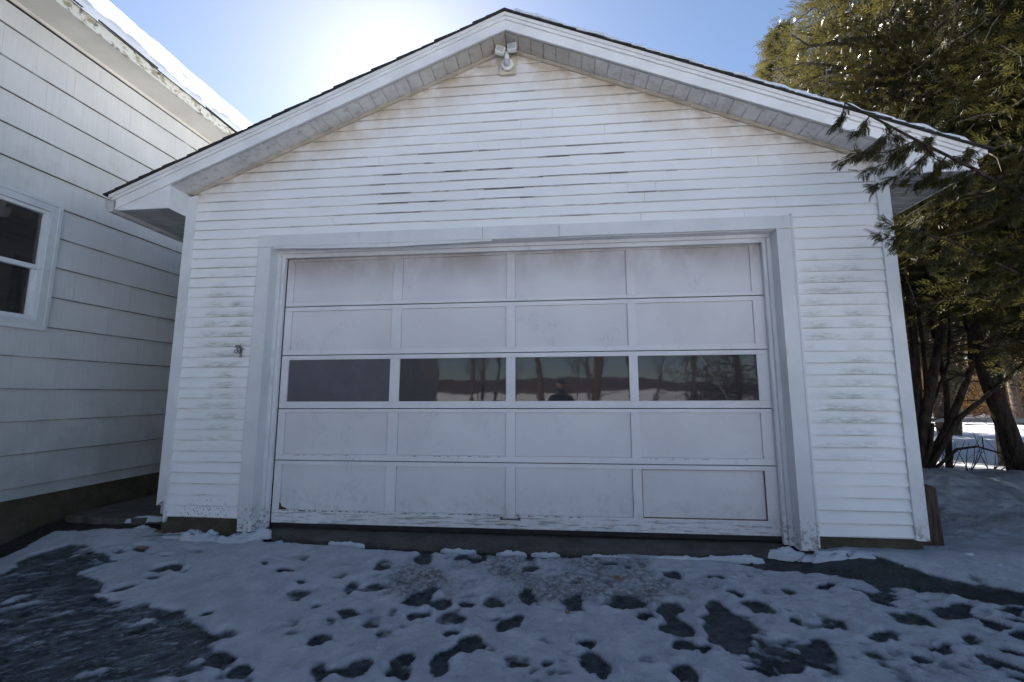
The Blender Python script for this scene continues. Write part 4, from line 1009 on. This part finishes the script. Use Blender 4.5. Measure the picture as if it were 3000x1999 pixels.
# bare deciduous trees
def bare_tree(seed, h=11, r=.16, depth=5, spread=.5):
    rs = random.Random(seed); trunk = []; br_ = []
    def grow(p, d, L, r_, lev):
        n = 5 if lev < 2 else 3; pts = [p]; q = p
        for i in range(n):
            d = (d+Vector((rs.uniform(-1, 1), rs.uniform(-1, 1), rs.uniform(-.3, .6)))*(.10+.04*lev)).normalized(); q = q+d*L/n; pts.append(q)
        rr = [r_*(1-.55*i/n) for i in range(n+1)]
        (trunk if lev == 0 else br_).append((pts, rr))
        if lev >= depth: return
        k = {0: 7, 1: 4, 2: 4, 3: 3, 4: 2}[lev]
        for j in range(k):
            t = (.35+.65*(j+.5)/k) if lev == 0 else rs.uniform(.3, 1)
            i = min(n-1, int(t*n)); pp = pts[i].lerp(pts[i+1], t*n-i)
            ax = d.orthogonal().normalized(); ax.rotate(Matrix.Rotation(rs.uniform(0, 6.28), 3, d)); nd = (d*(1-spread*.5)+ax*rs.uniform(.5, 1)*spread*1.5+Vector((0, 0, .25))).normalized()
            grow(pp, nd, L*rs.uniform(.42, .62)*(1 if lev else .8), rr[i]*.5, lev+1)
    grow(Vector((0, 0, -.2)), Vector((0, 0, 1)), h*.75, r, 0)
    return trunk, br_
def make_bare(seed, loc, label, group, **k):
    tr, b = bare_tree(seed, **k)
    root = empty('bare_tree', (0, 0, 0), label, 'tree', group)
    V, Fq = tubes_np(tr, 8); npmesh('trunk', V, Fq, M_BARK2, root, smooth=True)
    V, Fq = tubes_np(b, 3); npmesh('branches', V, Fq, M_BARK2, root)
    root.location = loc; return root
protos = [make_bare(s, (0, 0, 0), '', 'bare trees of the far wood', h=hh, depth=4, r=rr_) for s, hh, rr_ in ((21, 12, .17), (22, 14, .2), (23, 10, .13))]
used = [False]*3
def put(pi, x, y, rz, sc, label, group):
    if used[pi]: o = copy_tree(protos[pi])
    else: o = protos[pi]; used[pi] = True
    o.location = (x, y, gh(x, y)); o.rotation_euler = (0, 0, rz); o.scale = (sc,)*3; o['label'] = label; o['group'] = group
LBL = 'slender bare brown tree in the wood beyond the snowfield, among look-alikes'
R = random.Random(31)
spec = [(17.9, 14, 'thick bare trunk nearest the low rail behind the garage corner'), (19.4, 15.5, 'bare trunk just right of the thick one behind the low rail')]
for i, (x, y, l) in enumerate(spec): put(i, x, y, i*1.3, 1.15, l, 'bare trees of the far wood')
for i in range(46):
    y = R.uniform(17, 40); x = 3.8+(y+4.1)*R.uniform(.72, 1.45)
    put(R.randrange(3), x, y, R.uniform(0, 6.28), R.uniform(.7, 1.25), LBL, 'bare trees of the far wood')
for i, (x, y, sc, l) in enumerate([(3.2, -15, 1.0, 'bare tree mirrored in the middle of the second door pane'), (5.6, -17, 1.2, 'forked bare tree mirrored behind the photographer'), (0.5, -19, 1.0, 'bare tree mirrored at the left of the second pane'),
        (8.5, -24, 1.1, 'bare tree mirrored near the right of the third pane'), (13, -27, 1.1, 'bare tree mirrored at the left of the fourth pane'), (-3, -30, 1.0, 'distant bare tree on the field before the garage, left one'), (6.5, -34, .9, 'distant bare tree on the field before the garage, middle one')]):
    put(i % 3, x, y, i*2.1, sc, l, 'bare trees across the field')
for i in range(20):
    x, y = R.uniform(-8, 22), R.uniform(-48, -17)
    put(R.randrange(3), x, y, R.uniform(0, 6.28), R.uniform(.3, .6), 'small low-branching bare tree on the field mirrored in the door glass, among look-alikes', 'young bare trees across the field')
# evergreen mirrored in the right hand pane
cedar('spruce_tree', 'dark dense evergreen mirrored in the right hand door pane', [stem([(10.5, -13, -.3), (10.5, -13, 8)], .2, .03)], 10.5, -13, .3, 9, 2.8, 150, 70, 12, mat=M_LEAFD, size=.22, tpl=frond(4, .05, .1), group='evergreens mirrored in the door glass')
cedar('spruce_tree', 'second dark evergreen mirrored at the far right of the door glass', [stem([(14.5, -14, -.3), (14.5, -14, 8)], .2, .03)], 14.5, -14, .3, 9.5, 3.0, 150, 70, 13, mat=M_LEAFD, size=.22, tpl=frond(4, .05, .1), group='evergreens mirrored in the door glass')
# brush and saplings filling the far wood
rs = np.random.default_rng(77); n = 26000
yy = rs.uniform(30, 46, n); xx = 3.8+(yy+4.1)*rs.uniform(.6, 1.6, n); zz = rs.uniform(0, 1, n)**1.6*7+base_h(xx, yy)
V, Fq = scatter(frond(4, .035, .0), np.stack([xx, yy, zz], 1), rs.normal(0, .5, (n, 3))+np.array([0, 0, 1.2]), rs.uniform(.5, 1.3, n), rs.uniform(0, 6.28, n))
tag(npmesh('far_brush', V, Fq, M_LEAFB), 'tan and brown brush of the far-off wood', 'brush', kind='stuff')
# low rail across the snowfield
ra = empty('rail_fence', (16, 13, 0), 'low pale wooden rail with snow on top across the snowfield', 'fence')
m = MB(); m.box((13.0, 13.0, .66), (27, 13.12, .80)); obj('rail', m, simple('pale_rail', (.30, .27, .24), .8, .3, 5), ra, bevel=.01)
for x in (14, 16.6, 19.2, 21.8, 24.4): m = MB(); m.box((x, 13.13, -.4), (x+.12, 13.25, .74)); obj('post', m, M_WOOD, ra)
# shrub twigs on the berm
m_all = []
for k in range(5):
    rs_ = random.Random(60+k); x0 = 9.1+k*.28; y0 = 2.75; segs = []
    for j in range(5):
        p = Vector((x0, y0, gh(x0, y0)-.02)); d = Vector((rs_.uniform(-.5, .7), rs_.uniform(-.3, .3), 1)).normalized(); pts = [p]
        for q in range(5): d = (d+Vector((rs_.uniform(-.3, .3), rs_.uniform(-.3, .3), rs_.uniform(-.2, .2)))).normalized(); pts.append(pts[-1]+d*rs_.uniform(.06, .16))
        segs.append((pts, [.006, .006, .005, .004, .003, .002]))
    V, Fq = tubes_np(segs, 5)
    tag(npmesh('bare_shrub', V, Fq, M_BARK), 'small leafless shrub on the crest of the snowbank, one of five alike', 'shrub', 'leafless shrubs on the snowbank')

# ------------------------------------------------------------------ the photographer, seen only in the door glass
def skin(name, J, E_, mat, parent=None, sub=2):
    me = bpy.data.meshes.new(name); me.from_pydata([j[:3] for j in J], E_, []); o = link(name, me, mat, parent)
    mo = o.modifiers.new('s', 'SKIN'); me.skin_vertices[0].data[0].use_root = True
    for i, j in enumerate(J): me.skin_vertices[0].data[i].radius = (j[3], j[4] if len(j) > 4 else j[3])
    mo.use_smooth_shade = True; so = o.modifiers.new('d', 'SUBSURF'); so.levels = so.render_levels = sub; return o
M_COAT = simple('dark_coat', (.02, .02, .025), .9, .3, 12, .5); M_SKIN = simple('skin', (.42, .26, .19), .5, .08, 20, .1)
px, py = 3.90, -4.42; pz = gh(px, py)+.045
per = empty('person', (px, py, pz), 'person in a dark coat and cap holding a camera, mirrored in the door glass', 'person')
J = [(px, py, pz+.92, .15, .12), (px, py, pz+1.15, .19, .14), (px, py, pz+1.38, .22, .13), (px, py, pz+1.50, .06), (px, py+.02, pz+1.58, .055), (px, py+.03, pz+1.68, .085, .10), (px, py+.02, pz+1.76, .07, .085),
     (px-.19, py, pz+1.40, .065), (px-.30, py+.03, pz+1.20, .05), (px-.13, py+.20, pz+1.34, .035), (px-.09, py+.26, pz+1.37, .03),
     (px+.19, py, pz+1.40, .065), (px+.30, py+.03, pz+1.20, .05), (px+.13, py+.20, pz+1.34, .035), (px+.09, py+.26, pz+1.37, .03),
     (px-.10, py, pz+.85, .09), (px-.12, py+.02, pz+.48, .065), (px-.13, py, pz+.09, .045), (px-.14, py+.16, pz+.04, .04, .035),
     (px+.10, py, pz+.85, .09), (px+.12, py+.02, pz+.48, .065), (px+.13, py, pz+.09, .045), (px+.14, py+.16, pz+.04, .04, .035)]
E_ = [(0, 1), (1, 2), (2, 3), (3, 4), (4, 5), (5, 6), (2, 7), (7, 8), (8, 9), (9, 10), (2, 11), (11, 12), (12, 13), (13, 14), (0, 15), (15, 16), (16, 17), (17, 18), (0, 19), (19, 20), (20, 21), (21, 22)]
skin('body', J, E_, M_COAT, per)
m = MB(); m.sphere((px, py+.045, pz+1.665), .088, 16, 12, (.86, .95, 1.15)); m.sphere((px, py+.135, pz+1.65), .016, 8, 6); m.sphere((px-.03, py+.12, pz+1.685), .012, 8, 6); m.sphere((px+.03, py+.12, pz+1.685), .012, 8, 6); m.sphere((px, py+.122, pz+1.60), .018, 8, 6, (1.4, .5, .4))
m.sphere((px-.08, py+.03, pz+1.66), .02, 8, 6, (.5, 1, 1.4)); m.sphere((px+.08, py+.03, pz+1.66), .02, 8, 6, (.5, 1, 1.4))
obj('face', m, M_SKIN, per, smooth=True)
m = MB(); m.sphere((px, py+.035, pz+1.73), .098, 16, 10, (.9, 1, .75)); m.box((px-.06, py+.10, pz+1.72), (px+.06, py+.19, pz+1.732)); obj('cap', m, simple('grey_cap', (.08, .08, .085), .9, .2, 20, .3), per, smooth=True)
for s in (-1, 1):
    hx, hy, hz_ = px+s*.085, py+.27, pz+1.38; m = MB()
    m.sphere((hx, hy, hz_), .036, 10, 8, (.55, 1.0, 1.15))
    for k in range(4):
        zf = hz_+.035-.02*k; m.tube([(hx, hy+.015, zf), (hx-s*.005, hy+.045, zf+.002), (hx-s*.03, hy+.052-.003*k, zf+.002), (hx-s*.044, hy+.047, zf)], [.010, .009, .008, .006], 7)
    m.tube([(hx, hy-.01, hz_-.02), (hx-s*.025, hy-.02, hz_-.035), (hx-s*.045, hy-.015, hz_-.025)], [.012, .011, .008], 7)
    obj('hand', m, M_SKIN, per, smooth=True)
pc = empty('photo_camera', (px-.0, py+.27, pz+1.34), 'black camera held up by the person mirrored in the door glass', 'camera')
cz = pz+1.38
m = MB(); m.box((px-.068, py+.215, cz-.045), (px+.068, py+.27, cz+.045)); m.box((px-.025, py+.22, cz+.045), (px+.025, py+.27, cz+.068)); obj('camera_body', m, M_BLACK, pc, bevel=.006)
m = MB(); m.tube([(px, py+.27, cz), (px, py+.31, cz)], [.034, .036], 20); obj('lens_barrel', m, M_BLACK, pc)
